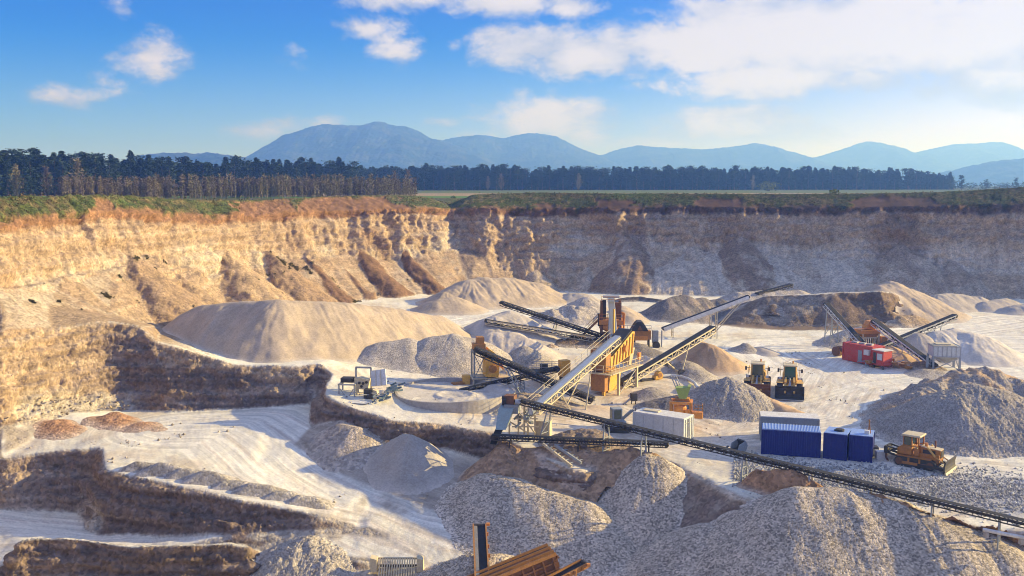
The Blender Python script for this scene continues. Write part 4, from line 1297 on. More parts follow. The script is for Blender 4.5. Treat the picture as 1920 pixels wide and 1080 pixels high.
conveyor("upper of the two stacker conveyors, its tip over the sand heaps", YZ(1132, 629, 155), YZ(941, 566, 164), .9, .6, legs=[(.45, .5)], leg_mat="grey_paint", spread=.3)
conveyor("lower of the two stacker conveyors, pale open lattice", YZ(1118, 633, 152), YZ(911, 600, 151), .9, .65, frame="cream_steel", legs=[(.3, -.6), (.35, -3.)], leg_mat="grey_paint", spread=.3)
conveyor("dark conveyor sloping from the top of the left yellow tower down to the right", YZ(1112, 746, 118), YZ(894, 653, 122), 1.0, .7, frame="dark_steel", legs=[(.72, -2.4), (.25,)], leg_mat="grey_paint", spread=.25, rails=0)
conveyor("low dark feed conveyor in front of the left yellow tower", YZ(866, 731, 120), YZ(1044, 689, 126), .9, .5, frame="dark_steel", legs=[(.3,), (.62,), (.85,)], leg_mat="grey_paint", spread=.2)
conveyor("short distant black conveyor on top of the sand bench", YZ(1420, 550, 196), YZ(1482, 533, 200), 1.2, .6, legs=[(.3,), (.7,)])
conveyor("steep conveyor leaning out left from the red container plant", YZ(1616, 641, 148), YZ(1550, 569, 156), 1.0, .6, frame="white_steel", legs=[(.72,), (.88,)], leg_mat="grey_paint", spread=.3)
conveyor("feed conveyor from the steel hopper up to the red plant's crusher", YZ(1752, 684, 139.5), YZ(1640, 601, 150), 1.1, .7, frame="white_steel", legs=[(.45, -.5), (.2,)], leg_mat="grey_paint", spread=.3)
conveyor("crossing conveyor of the red plant, pointing up to the right", YZ(1632, 656, 147), YZ(1789, 591, 155), 1.0, .7, frame="galvanised", legs=[(.8, -1.2), (.35,)], leg_mat="grey_paint", spread=.3)
# axle and wheels under the wheeled conveyor
A_, B_ = YZ(1163, 716, 126.5), YZ(1335, 613, 142)
mid = A_.lerp(B_, .74); g0 = G(1252, 692); g1 = G(1278, 706)
for gq in (g0, g1):
    MB().beam(mid, (gq.x, gq.y, gq.z + .5), .16).build("leg", "cream_steel", c8)
MB().beam(A_.lerp(B_, .42), (g0 + g1) / 2 + Vector((0, 0, .55)), .18).build("strut", "cream_steel", c8)
MB().beam(g0 + Vector((0, 0, .5)), g1 + Vector((0, 0, .5)), .22).build("axle", "cream_steel", c8)
dirw = (g1 - g0).normalized()
for gq in (g0, g1):
    c = gq + Vector((0, 0, .5))
    MB().tube(c - dirw * .2, c + dirw * .2, .5, 18).build("wheel", "tyre", c8)


def yawT(o, yaw): return Matrix.Translation(o) @ Matrix.Rotation(yaw, 4, 'Z')


# ---- yellow screen house
g = G(1138, 742)
t = thing("screening_machine", "big yellow screening house on posts with a railed walkway, in the middle of the plant", "screening machine", g)
T = yawT(Vector((g.x - .3, g.y + 1.2, g.z - .1)), math.radians(56))        # local x runs back to the right, y to the left
prof = [(-.2, 3.4), (5.6, 4.6), (6.2, 7.4), (5.6, 7.5), (.2, 4.9 + .1), (-.4, 4.9)]
b = MB(T).prism(prof, -1.15, 1.15)
b.build("screen_box", "yellow_paint", t)
rb = MB(T)
for i in range(7):
    f = (i + .5) / 7
    x_ = -.1 + 5.9 * f
    for y_ in (-1.22, 1.22): rb.beam((x_, y_, 3.55 + 1.2 * f), (x_ + .3, y_, 5.0 + 2.4 * f), .16, .14)
rb.build("stiffener_ribs", "yellow_paint", t)
MB(T).plate([(0, -1.0, 5.25), (5.7, -1.0, 7.75), (5.7, 1.0, 7.75), (0, 1.0, 5.25)], .12).build("top_grate", "dark_steel", t)
MB(T).tube((3.2, -1.25, 5.6), (3.2, -1.6, 5.6), .42, 16).build("flywheel", "orange_paint", t)
hb = MB(T)
hb.box((-.9, 0, 4.6), (1.3, 2.2, 2.6)).build("feed_end", "rust_shade_orange", t)  # browner colour paints the shade on this yellow front face
hb = MB(T).box((1.0, 0, 1.75), (3.6, 2.2, 2.6), taper=.75)
hb.build("hopper", "yellow_paint", t)
MB(T).box((-1.0, 0, 1.9), (1.2, 2.0, 2.4)).build("discharge_chute", "rust_shade_orange", t)  # yellow end again, its shaded face put in as brown-orange
MB(T).box((-1.0, -.6, .5), (.5, .35, 1.2)).build("chute_post", "yellow_paint", t)
wk = MB(T)
wk.box((2.4, -1.75, 3.05), (8.4, 1.0, .12)); wk.box((-1.9, 0, 3.05), (.8, 4.4, .12))
wk.build("walkway", "cream_steel", t)
MB(T).rail([(-2.2, 2.2, 3.1), (-2.2, -2.2, 3.1), (6.6, -2.2, 3.1), (6.6, -1.3, 3.1)], 1.05, .035, 1.1).build("railing", "cream_steel", t)
for x_, y_ in ((0.4, -1.9), (5.4, -1.9), (0.4, 1.5), (5.4, 1.5)):
    MB(T).beam((x_, y_, -.3), (x_, y_, 3.0), .3).build("post", "cream_steel", t)
br = MB(T)
br.beam((.4, -1.9, .1), (5.4, -1.9, 2.8), .12); br.beam((.4, 1.5, .1), (5.4, 1.5, 2.8), .12); br.beam((5.4, -1.9, .3), (5.4, 1.5, 2.8), .12)
br.build("bracing", "galvanised", t)
MB(T).beam((4.6, 1.1, 3), (4.6, 1.1, 10.4), .22).build("mast", "yellow_paint", t)
MB(T).box((6.6, .2, 4.0), (1.2, 1.8, 2.2), taper=.6).build("outlet_chute", "cream_steel", t)
MB(T).box((5.9, -2.0, 4.3), (.5, .3, .9)).build("control_box", "orange_paint", t)

# ---- small yellow transfer box with its platform
g = G(1040, 712)
t = thing("transfer_box", "small yellow transfer chute on a railed platform, left of the pale cream conveyor", "transfer chute", g)
P = YZ(1058, 690, 127.5)
MB(yawT(P, .4)).box((0, 0, 0), (1.25, 1.1, 2.1)).build("chute", "yellow_paint", t)
MB(yawT(P, .4)).box((0, 0, -1.9), (1.0, .9, 1.8), taper=.6).build("lower_spout", "dark_steel", t)
pl = YZ(1030, 694, 128)
MB().box((pl.x - .3, pl.y, pl.z), (4.2, 1.6, .15)).build("platform", "dark_steel", t)
MB().rail([(pl.x - 2.4, pl.y - .8, pl.z), (pl.x + 1.7, pl.y - .8, pl.z)], 1.0).rail([(pl.x - 2.4, pl.y + .8, pl.z), (pl.x + 1.7, pl.y + .8, pl.z)], 1.0).build("railing", "galvanised", t)
MB().tube((pl.x - 1.2, pl.y, pl.z + .5), (pl.x - .2, pl.y, pl.z + .5), .4, 12).build("motor", "dark_steel", t)
for x_ in (-2.2, 1.4):
    MB().beam((pl.x + x_, pl.y, pl.z), (pl.x + x_, pl.y, hz(pl.x + x_, pl.y) - .1), .2).build("leg", "galvanised", t)

# ---- left yellow crusher tower
g = G(905, 722)
t = thing("crusher_tower", "left crusher tower with an open grey frame and a yellow body", "crusher", g)
T = yawT(Vector((g.x, g.y + .6, g.z)), math.radians(12))
for x_ in (-1.25, .35):
    for y_ in (-1, 1): MB(T).beam((x_, y_, -.3), (x_, y_, 4.4), .2).build("leg", "grey_paint", t)
fr = MB(T)
for z_ in (1.0, 4.35):
    for y_ in (-1, 1): fr.beam((-1.35, y_, z_), (.45, y_, z_), .2)
    for x_ in (-1.25, .35): fr.beam((x_, -1, z_), (x_, 1, z_), .2)
fr.beam((-1.25, -1, 1.0), (.35, -1, 4.3), .09); fr.beam((-1.25, 1, 4.3), (.35, 1, 1.0), .09)
fr.build("tower_frame", "grey_paint", t)
MB(T).prism([(.1, 1.2), (1.75, 1.1), (1.9, 2.8), (1.3, 4.2), (.6, 4.7), (.1, 3.4)], -1.5, .7).build("crusher_body", "yellow_paint", t)
MB(T).tube((1.0, -1.5, 2.2), (1.0, -1.75, 2.2), .5, 16).build("flywheel", "rust_shade_orange", t)
MB(T).box((-.5, 0, 4.85), (1.5, 1.5, .8)).build("top_bin", "rust_shade_orange", t)
MB(T).box((-.35, 0, 5.65), (.9, 1.2, .9)).build("head_box", "rust_shade_orange", t)
MB(T).prism([(1.6, 2.6), (2.6, 1.8), (2.4, 3.0), (1.4, 4.0)], -.7, .7).build("side_chute", "orange_paint", t)
MB(T).box((.8, 0, .95), (4.8, 2.8, .14)).build("deck", "cream_steel", t)
MB(T).rail([(-1.5, -1.4, 1.0), (3.1, -1.4, 1.0), (3.1, 1.4, 1.0)], .9).build("railing", "cream_steel", t)
for x_ in (-1.4, .8, 3.0):
    for y_ in (-1.2, 1.2): MB(T).beam((x_, y_, -.3), (x_, y_, .9), .18).build("deck_post", "cream_steel", t)
MB(T).box((-2.2, -.3, .6), (.9, .9, 1.4)).build("oil_tank", "yellow_paint", t)
MB(T).box((-3.3, -.6, .3), (1.6, .8, .35), rz=.3).build("skid", "rust_shade_orange", t)

# ---- orange tower at the back
g = G(1148, 642)
t = thing("crusher_tower", "orange crusher tower at the back with dark columns and stairs on its left", "crusher", g)
T = yawT(Vector((g.x, g.y + 2.5, g.z)), math.radians(-4))
for x_ in (-1.5, 1.4):
    for y_ in (-1.2, 1.2): MB(T).beam((x_, y_, -.4), (x_, y_, 6.2), .4).build("column", "brown_rust", t)
MB(T).box((-1.05, 1.0, 4.7), (.6, .4, 3.2)).build("left_bin_wall", "dark_steel", t)
MB(T).box((.9, .6, 4.7), (.9, 1.0, 2.6)).build("right_bin", "brown_rust", t)
MB(T).box((0, 0, 3.0), (3.8, 3.2, .7)).build("upper_deck", "orange_paint", t)
MB(T).lathe((0, 0, 1.4), [(.8, 0), (1.9, .5), (1.9, 1.0), (1.2, 1.5)], 16).build("crusher_bowl", "orange_paint", t)
MB(T).box((0, 0, .55), (3.2, 2.4, 1.2)).build("base_block", "brown_rust", t)
MB(T).rail([(-1.9, -1.6, 3.35), (1.9, -1.6, 3.35), (1.9, 1.6, 3.35)], 1.0, .04).rail([(-1.6, -1.4, 6.2), (1.5, -1.4, 6.2)], .9, .04).build("railing", "orange_paint", t)
MB(T).tube((2.0, -.9, 1.7), (2.1, -.9, 4.4), .16, 10).tube((2.1, -.9, 4.4), (1.3, -.9, 4.6), .16, 10).build("dust_pipe", "orange_paint", t)
MB(T).box((0, -.1, 7.0), (2.6, 1.8, .25)).build("head_frame", "galvanised", t)
st_ = MB(T)
for y_ in (-.5, .4): st_.beam((-5.0, y_, .2), (-2.0, y_, 3.2), .12, .25)
for i in range(9): st_.box((-5.0 + 3.0 * (i + .5) / 9, -.05, .2 + 3 * (i + .5) / 9), (.3, .9, .05))
st_.rail([(-5.0, -.5, .3), (-2.0, -.5, 3.3)], 1.0, .035)
st_.build("stairs", "rust_shade_orange", t)
MB(T).tube((-1.9, -1.2, 2.4), (-1.9, -1.2, 4.4), .22, 10).build("stack", "dark_steel", t)

g = G(1195, 650)
t = thing("feed_hopper", "low orange feeder with a black funnel, right of the orange tower", "feeder", g)
T = yawT(Vector((g.x, g.y + 1.4, g.z)), math.radians(-3))
MB(T).box((-.3, 0, 1.7), (5.0, 1.9, 1.3)).build("feeder_trough", "rust_shade_orange", t)
MB(T).box((-.2, -.98, 1.25), (3.8, .1, .7)).build("side_panel", "orange_paint", t)
MB(T).prism([(-.95, 2.4), (1.8, 2.4), (1.1, 3.5), (.75, 3.85), (.1, 3.85), (-.3, 3.5)], -1.2, 1.2).build("funnel", "dark_steel", t)
MB(T).prism([(0.05, 2.5), (.9, 2.5), (.45, 3.3)], -1.26, -1.2).build("funnel_patch", "brown_rust", t)
MB(T).rail([(-2.7, -1.0, 2.35), (2.2, -1.0, 2.35)], .9, .035).build("railing", "galvanised", t)
for x_ in (-2.3, -.3, 1.9):
    for y_ in (-.8, .8): MB(T).beam((x_, y_, -.3), (x_, y_, 1.1), .22).build("leg", "dark_steel", t)
MB(T).box((2.9, -.3, 1.4), (.9, 1.2, 2.0)).build("drive_unit", "grey_paint", t)
MB(T).tube((3.0, -.95, .2), (3.0, -1.3, .2), .6, 14).build("drive_wheel", "dark_steel", t)
MB(T).beam((3.9, -.3, -.2), (3.9, -.3, 2.4), .2).build("side_post", "galvanised", t)

# ---- grey chute station at the head of the long conveyor
g = G(965, 826)
t = thing("transfer_station", "grey-green chute station with motors and posts at the head of the long conveyor", "transfer station", g)
def W(u, v, Y): return YZ(u, v, Y)
ch = MB()
p = [W(934, 768, 103.2), W(962, 768, 103.0), W(948, 806, 101.2), W(929, 806, 101.2)]
off = Vector((.35, 1.5, .25))
ch.add(p + [q + off for q in p], [(0, 3, 2, 1), (4, 5, 6, 7), (0, 1, 5, 4), (1, 2, 6, 5), (2, 3, 7, 6), (3, 0, 4, 7)]).build("chute", "sage_paint", t)
p = [W(928, 806, 101.3), W(941, 808, 101.3), W(930, 834, 100.4), W(919, 832, 100.4)]
off = Vector((.2, .9, .1))
MB().add(p + [q + off for q in p], [(0, 3, 2, 1), (4, 5, 6, 7), (0, 1, 5, 4), (1, 2, 6, 5), (2, 3, 7, 6), (3, 0, 4, 7)]).build("rubber_spout", "belt_rubber", t)
c = W(960, 766, 104)
MB(yawT(c, -.2)).box((0, .3, 0), (1.5, 1.6, .9)).build("chute_head", "grey_paint", t)
c = W(957, 750, 104.4)
MB(yawT(c, -.3)).box((0, 0, 0), (1.1, 1.1, 1.1)).build("drive_housing", "brown_rust", t)
MB().tube(c + Vector((-.9, -.1, 0)), c + Vector((-.45, -.1, 0)), .5, 16).build("pulley", "dark_steel", t)
MB().tube(c + Vector((.5, -.6, -.1)), c + Vector((1.1, -.6, -.1)), .35, 14).build("motor", "galvanised", t)
for u_, v_ in ((972, 770), (990, 772), (1003, 778), (955, 772), (983, 760)):
    q = W(u_, v_, 104.3); q2 = Vector((q.x, q.y, hz(q.x, q.y) - .2))
    MB().beam(q, q2, .18).build("post", "cream_steel", t)
bf = MB()
for a_, b_ in (((972, 772), (1003, 812)), ((955, 790), (990, 812)), ((975, 802), (1008, 770)), ((960, 800), (1010, 800)), ((968, 785), (1008, 785))):
    bf.beam(W(*a_, 104.1), W(*b_, 104.1), .13)
bf.build("bracing", "cream_steel", t)
cl = MB()
for i in range(16):
    q = W(970 + RNG.uniform(0, 32), 768 + RNG.uniform(0, 26), 104.2 + RNG.uniform(-.5, .5))
    if i % 2: cl.box(q, RNG.uniform(.25, .6, 3), rz=RNG.uniform(0, 3))
    else: cl.tube(q, q + Vector(RNG.uniform(-.6, .6, 3)), .12, 8)
cl.build("hydraulics", "grey_paint", t)
MB().box(W(968, 764, 104.1), (.5, .4, 1.1)).build("yellow_motor", "yellow_paint", t)
MB().box(W(995, 770, 103.4), (.35, .3, .8)).build("switch_box", "white_steel", t)
q = G(1017, 818)
t = thing("control_cabinet", "beige cabinet standing at the foot of the chute station", "cabinet", q)
MB(yawT(q, -.25)).box((0, .5, .75), (1.6, 1.1, 1.7)).build("cabinet_body", "cream_steel", t, bevel=.03)
MB(yawT(q, -.25)).box((0, .5, 1.64), (1.75, 1.25, .08)).build("lid", "cream_steel", t)

# ---- orange mixer tower with green hopper
g = G(1282, 806)
t = thing("mixing_plant", "orange mixer tower with a green funnel, behind the white container", "mixer", g)
T = yawT(Vector((g.x - .1, g.y + .8, g.z)), math.radians(-14))
for x_ in (-1.2, 1.0):
    for y_ in (-.9, .9): MB(T).beam((x_, y_, -.3), (x_, y_, 3.1), .24).build("leg", "rust_shade_orange", t)
fr = MB(T)
for z_ in (.9, 3.05):
    fr.box((-.1, -.9, z_), (2.5, .22, .3)); fr.box((-.1, .9, z_), (2.5, .22, .3))
    fr.box((-1.2, 0, z_), (.22, 1.6, .3)); fr.box((1.0, 0, z_), (.22, 1.6, .3))
fr.build("tower_frame", "orange_paint", t)
MB(T).lathe((-.2, -.2, 1.2), [(.55, 0), (.72, .15), (.72, 1.3), (.6, 1.55)], 18).build("mixer_drum", "orange_paint", t)
MB(T).tube((.6, -.7, 1.3), (.6, -.7, 2.3), .25, 12).build("dosing_cylinder", "orange_paint", t)
MB(T).prism([(-.75, 4.75), (.75, 4.75), (.3, 3.5), (-.3, 3.5)], -.6, .6).build("funnel", "green_paint", t)
MB(T).prism([(.2, 3.5), (.5, 3.5), (1.0, 4.95), (.62, 4.95)], -.64, .64).build("funnel_side", "green_paint", t)
MB(T).box((0, 0, 3.36), (1.6, 1.2, .3)).build("top_plate", "rust_shade_orange", t)
MB(T).tube((.9, -.6, -.3), (.9, -.6, 1.5), .28, 12).tube((.9, -.6, 1.45), (.9, .2, 1.9), .28, 12).build("elbow_pipe", "orange_paint", t)
MB(T).box((1.75, -.3, 1.7), (1.2, .9, .7)).build("side_bin", "orange_paint", t)
MB(T).rail([(1.4, -.7, 2.1), (2.3, -.7, 2.1), (2.3, .2, 2.1)], .8, .04, .5).build("railing", "rust_shade_orange", t)
for i, x_ in enumerate((-.5, -.2, .1)):
    MB(T).tube((x_ - .2, .5, 4.4), (x_ - .9, .9, 5.8), .06, 8).build("feed_pipe", "galvanised", t)

# ---- little yellow motor lying on the ring pad
g = G(1232, 712)
t = thing("feeder_motor", "small yellow machine lying on the sand left of the mixer", "motor", g)
T = yawT(g, .5)
MB(T).prism([(-.55, .1), (.6, .1), (.75, .7), (.35, 1.15), (-.1, 1.0), (-.2, .6), (-.5, .55)], -.4, .4).build("housing", "yellow_paint", t)
MB(T).tube((.2, -.45, .65), (.2, .45, .65), .3, 12).build("pulley", "rust_shade_orange", t)
MB(T).box((-1.7, 0, .15), (2.0, .5, .25)).build("skid", "dark_steel", t)


# ---- site containers
def container(label, corner, yaw, L, Wd, H, wall, roof, name="container", ribs=0, roof_over=.06, legs=False, seams=0):
    t = thing(name, label, "container", corner)
    T = yawT(Vector(corner), yaw)
    b = MB(T).box((L / 2, Wd / 2, H / 2 + .08), (L, Wd, H - .1))
    b.build("body", wall, t)
    MB(T).box((L / 2, Wd / 2, H + .07), (L + roof_over, Wd + roof_over, .1)).build("roof", roof, t)
    c = MB(T)
    for x_ in (0, L):
        for y_ in (0, Wd): c.box((x_, y_, H / 2 + .02), (.14, .14, H + .04))
    for y_ in (0, Wd): c.box((L / 2, y_, .08), (L, .12, .16)); c.box((L / 2, y_, H - .02), (L, .12, .14))
    c.build("corner_frame", wall, t)
    if seams:
        s = MB(T)
        for i in range(1, seams): s.box((L * i / seams, -.012, H / 2), (.035, .03, H - .3))
        s.build("panel_seams", "grey_paint", t)
    return t, T


def corner_from(u0, v0, u1, v1):
    a, b = G(u0, v0), G(u1, v1)
    return a, math.atan2(b.y - a.y, b.x - a.x), (Vector((b.x, b.y)) - Vector((a.x, a.y))).length


# white container: left end is hidden by the conveyor
b1 = G(1281, 832); b0 = G(1187, 811)
yaw = math.atan2(b1.y - b0.y, b1.x - b0.x)
t, T = container("white panelled container with a bright right end, behind the long conveyor", (b1.x - 6.05 * math.cos(yaw), b1.y - 6.05 * math.sin(yaw), min(b0.z, b1.z)), yaw, 6.05, 2.45, 2.6, "container_white", "container_roof", seams=5)
MB(T).box((1.6, 1.3, 2.8), (1.9, .8, .1)).build("roof_patch", "cream_steel", t)
m = MB(T)
for y_ in (.45, .95, 1.5, 2.0): m.tube((6.1, y_, .15), (6.1, y_, 2.5), .035, 6)
m.box((6.08, 1.22, 1.3), (.05, .04, 2.4))
for z_ in (.5, 2.1): m.box((6.11, 1.22, z_), (.03, 2.0, .05))
m.build("door_bars", "galvanised", t)
MB(T).tube((.15, .2, 2.6), (.15, .2, 3.1), .05, 8).build("roof_pin", "dark_steel", t)
a, yaw, L = corner_from(1428, 851, 1537, 859)
t, T = container("long dark blue container with a corrugated pale blue roof", a, yaw, max(5.6, L), 2.5, 2.55, "blue_paint", "blue_roof")
rf = MB(T)
nr_ = 38
for i in range(nr_):
    x_ = (i + .5) * max(5.6, L) / nr_
    rf.prism([(x_ - .055, 2.66), (x_ + .055, 2.66), (x_, 2.74)], -.05, 2.55)
rf.build("roof_ribs", "blue_roof", t)
for i, (u0, v0, u1, v1, lab) in enumerate([(1544, 859, 1588, 865, "square blue container in the middle, a dark coil on its roof"), (1590, 864, 1634, 869, "square blue container on the right, with a pipe standing on its roof")]):
    a, yaw2, L = corner_from(u0, v0, u1, v1)
    t, T = container(lab, a + Vector((.12 * i, .05 * i, 0)), yaw2, L - .1, 2.7, 2.6, "blue_paint", "blue_roof")
    if i == 0:
        m = MB(T)
        for q in range(3): m.lathe((1.3, 1.3, 2.68 + .08 * q), [(.28 + .1 * q, 0), (.45, .03), (.45, .08), (.28, .1)], 14)
        m.box((1.0, 1.2, 2.78), (.5, .2, .14), rz=.5)
        m.build("coil", "dark_steel", t)
    else:
        MB(T).box((1.55, .9, 2.85), (.45, .45, .5)).build("roof_vent", "container_roof", t)
        MB(T).tube((1.7, 1.1, 2.7), (1.75, 1.15, 4.1), .06, 8).tube((1.9, 1.2, 2.7), (1.7, 1.1, 4.2), .04, 8).build("stovepipe", "rust_shade_orange", t)
a, yaw3, L = corner_from(1430, 829, 1534, 834)
container("pale grey container half hidden behind the long blue one", a + Vector((-.1, .6, 0)), yaw3, 6.05, 2.4, 2.6, "grey_paint", "container_roof")
g = G(1652, 862)
t = thing("concrete_block", "white block with a smaller one beside the right blue container", "block", g)
T = yawT(g, -.1)
MB(T).box((0, .4, .4), (.9, .8, .85)).build("tall_block", "white_steel", t, bevel=.03)
MB(T).box((1.0, .5, .25), (1.1, .8, .55)).build("low_block", "white_steel", t, bevel=.03)
g = G(1641, 856)
t = thing("generator", "small black unit against the right end of the blue containers", "generator", g)
MB(yawT(g, -.1)).box((0, .5, .5), (.7, 1.0, .9)).build("case", "dark_steel", t, bevel=.04)
MB(yawT(g, -.1)).box((0, -.02, .5), (.5, .05, .6)).build("grille", "grey_paint", t)

# ---- scrap bucket in front of the blue container
g = G(1384, 846)
t = thing("digger_bucket", "dark loose digger bucket lying left of the blue containers", "bucket", g)
T = yawT(g, .5)
MB(T).prism([(-.6, .05), (.5, .05), (.75, .6), (.5, 1.15), (.3, 1.1), (.5, .6), (.3, .22), (-.5, .2)], -.55, .55).build("shell", "dark_steel", t)
MB(T).prism([(-.6, .05), (.5, .05), (.75, .6), (.5, 1.15), (-.4, .8)], -.62, -.55).prism([(-.6, .05), (.5, .05), (.75, .6), (.5, 1.15), (-.4, .8)], .55, .62).build("cheeks", "grey_paint", t)
m = MB(T)
for y_ in (-.45, -.15, .15, .45): m.box((-.72, y_, .12), (.28, .1, .1))
m.build("teeth", "galvanised", t)
g = G(1352, 842)
t = thing("steel_bar", "dark bent bar on the ground left of the loose bucket", "bar", g)
MB().tube(g + Vector((-.6, 0, .1)), g + Vector((.4, -.1, .06)), .09, 8).tube(g + Vector((.4, -.1, .06)), g + Vector((.8, .2, .25)), .09, 8).build("bar", "dark_steel", t)

# ---- small excavator half hidden behind the long conveyor
g = G(1157, 812)
t = thing("excavator", "small excavator with a glazed cab behind the long conveyor, left of the white container", "excavator", g)
T = yawT(Vector((g.x, g.y + .8, g.z)), .2)
for y_ in (-.75, .75): MB(T).prism([(-1.2, 0), (1.2, 0), (1.4, .3), (1.2, .6), (-1.2, .6), (-1.4, .3)], y_ - .22, y_ + .22).build("track", "dark_steel", t)
MB(T).box((-.2, 0, .95), (2.2, 1.7, .6)).build("body", "grey_paint", t, bevel=.05)
MB(T).box((-.1, -.2, 1.95), (1.15, 1.1, 1.5)).build("cab_frame", "grey_paint", t, bevel=.05)
MB(T).box((-.1, -.77, 2.05), (.8, .04, 1.0)).box((-.7, -.2, 2.05), (.04, .8, 1.0)).build("window", "glass", t)
MB(T).beam((.7, .3, 1.2), (1.9, .3, 2.2), .22, .3).build("boom", "grey_paint", t)
MB(T).beam((1.9, .3, 2.2), (2.7, .3, 1.9), .18, .25).build("stick", "grey_paint", t)
MB(T).prism([(2.6, 1.2), (3.0, 1.3), (2.95, 2.0), (2.6, 1.9)], .05, .55).build("bucket", "dark_steel", t)
g = G(1188, 758)
t = thing("steel_stand", "small dark stand with a sloping chute on the sandy yard, above the little excavator", "stand", g)
MB(yawT(g, .3)).box((0, 0, .9), (.7, .7, .9)).build("box", "dark_steel", t)
MB().beam(g + Vector((-.4, 0, .7)), g + Vector((-1.3, -.5, .1)), .3, .1).build("slide", "galvanised", t)
for x_ in (-.25, .25): MB().beam(g + Vector((x_, 0, -.1)), g + Vector((x_, 0, .6)), .1).build("leg", "dark_steel", t)
# ---- red plant
g0, g1 = G(1580, 674), G(1634, 690)
yaw = math.atan2(g1.y - g0.y, g1.x - g0.x) * .9
t, T = container("red container of the mobile plant, the left one of the two red units", g0, yaw, 5.4, 2.5, 2.5, "red_paint", "red_paint", name="plant_container")
MB(T).box((4.6, -.2, 1.75), (.9, .4, .75)).build("cooling_unit", "white_steel", t)
MB(T).box((3.2, -.03, 1.0), (.7, .06, 1.7)).build("door", "grey_paint", t)
m = MB(T)
for x_ in (1.2, 2.6, 3.9): m.box((x_, 1.2, 2.72), (.9, .7, .2), rz=.2)
m.build("roof_clutter", "galvanised", t)
p = T @ Vector((5.7, -.3, 0))
t = thing("control_cabin", "small red cabin with a white window right of the red container", "cabin", (p.x, p.y, hz(p.x, p.y)))
Tc = yawT(t.location.copy(), yaw)
MB(Tc).box((.95, .9, 1.5), (1.9, 1.8, 2.1)).build("cabin_body", "red_paint", t)
MB(Tc).box((.95, .9, 2.6), (2.1, 2.0, .12)).build("cabin_roof", "white_steel", t)
MB(Tc).box((1.25, -.02, 1.7), (.85, .06, .9)).build("window", "container_white", t)
MB(Tc).box((.4, -.02, 1.45), (.5, .06, 1.6)).build("door", "dark_steel", t)
for x_ in (.2, 1.7): MB(Tc).beam((x_, .2, -.2), (x_, .2, .5), .2).build("leg", "dark_steel", t)
g = G(1567, 668)
t = thing("drum_tank", "dark rusty drum leaning on the left end of the red container", "drum", g)
MB(yawT(g, .4)).tube((0, 0, .75), (1.1, .3, .75), .75, 18).build("drum", "brown_rust", t)
MB(yawT(g, .4)).tube((1.1, .3, .75), (1.35, .36, .75), .7, 18).build("blue_end", "blue_plain", t)
g = G(1632, 668)
t = thing("mobile_crusher", "orange and cream crusher between the conveyors of the red plant", "crusher", g)
T = yawT(Vector((g.x + .3, g.y + 3.0, g.z - .2)), .15)
for x_ in (-1.0, 1.6):
    for y_ in (-.9, .9): MB(T).beam((x_, y_, -.3), (x_, y_, 3.8), .24).build("leg", "cream_steel", t)
MB(T).box((.3, 0, 1.5), (2.9, 2.0, .2)).box((.3, 0, 2.7), (2.9, 2.0, .2)).build("deck", "cream_steel", t)
MB(T).box((.2, 0, 3.6), (3.2, 2.2, .55)).build("upper_deck", "orange_paint", t)
MB(T).prism([(-.9, 2.8), (1.3, 2.8), (1.6, 3.4), (-1.2, 3.4)], -.9, .9).build("crusher_body", "rust_shade_orange", t)
MB(T).lathe((-1.9, -.6, 1.4), [(.8, 0), (1.0, .2), (.9, 1.2), (.5, 1.6)], 16).build("cone", "rust_shade_orange", t)
MB(T).prism([(-.4, 4.0), (1.4, 4.0), (1.0, 5.2), (.2, 5.2)], -.7, .7).build("feed_box", "orange_paint", t)
MB(T).rail([(-1.3, -1.1, 3.9), (1.8, -1.1, 3.9)], .9, .035).build("railing", "orange_paint", t)
m = MB(T)
for i in range(8): m.box((-.8 + .3 * i, -.95, 2.1), (.12, .1, 1.0))
m.build("grille", "dark_steel", t)
MB(T).box((2.6, -.5, 2.0), (.9, .9, 1.6)).build("drive_unit", "rust_shade_orange", t)
g = G(1668, 690)
t = thing("scrap_pile", "tangle of rusty scrap in front of the red cabin", "scrap pile", g)
m, m2 = MB(), MB()
for i in range(34):
    q = g + Vector((RNG.normal() * 1.9, RNG.normal() * .8 + .6, 0)); q.z = hz(q.x, q.y) + abs(RNG.normal()) * .45 + .1
    if i % 3: m.box(q, RNG.uniform(.2, .9, 3) * np.array([1.2, 1, .5]), rz=RNG.uniform(0, 3))
    else: m2.beam(q, q + Vector((RNG.normal(), RNG.normal() * .6, RNG.uniform(-.2, .7))), .13)
m.build("rusty_lumps", "rust_shade_orange", t); m2.build("bent_bars", "grey_paint", t)
MB().plate([g + Vector((-2.4, .3, 1.4)), g + Vector((-.4, .1, 1.3)), g + Vector((-.2, 1.4, 1.6)), g + Vector((-2.2, 1.5, 1.7))], .08).build("tray", "brown_rust", t)
# steel hopper on legs
g = G(1776, 696)
t = thing("storage_hopper", "pale panelled steel hopper on four legs, right of the red plant", "hopper", g)
T = yawT(Vector((g.x, g.y + 1.3, g.z)), -.12)
MB(T).box((0, 0, 2.75), (3.7, 2.7, 1.5)).build("bin_wall", "container_white", t)
MB(T).box((0, 0, 1.55), (3.6, 2.6, 1.0), taper=.35).build("cone", "galvanised", t)
m = MB(T)
for i in range(7): m.box((-1.85 + 3.7 * i / 6, -1.38, 2.75), (.1, .08, 1.55))
for i in range(4): m.box((1.88, -1.3 + 2.6 * i / 3, 2.75), (.08, .1, 1.55))
m.box((0, -1.38, 2.02), (3.8, .1, .12)); m.box((0, -1.38, 3.5), (3.8, .1, .12)); m.box((0, 1.38, 3.5), (3.8, .1, .12)); m.box((1.88, 0, 3.5), (.1, 2.8, .12)); m.box((-1.88, 0, 3.5), (.1, 2.8, .12))
m.build("stiffeners", "galvanised", t)
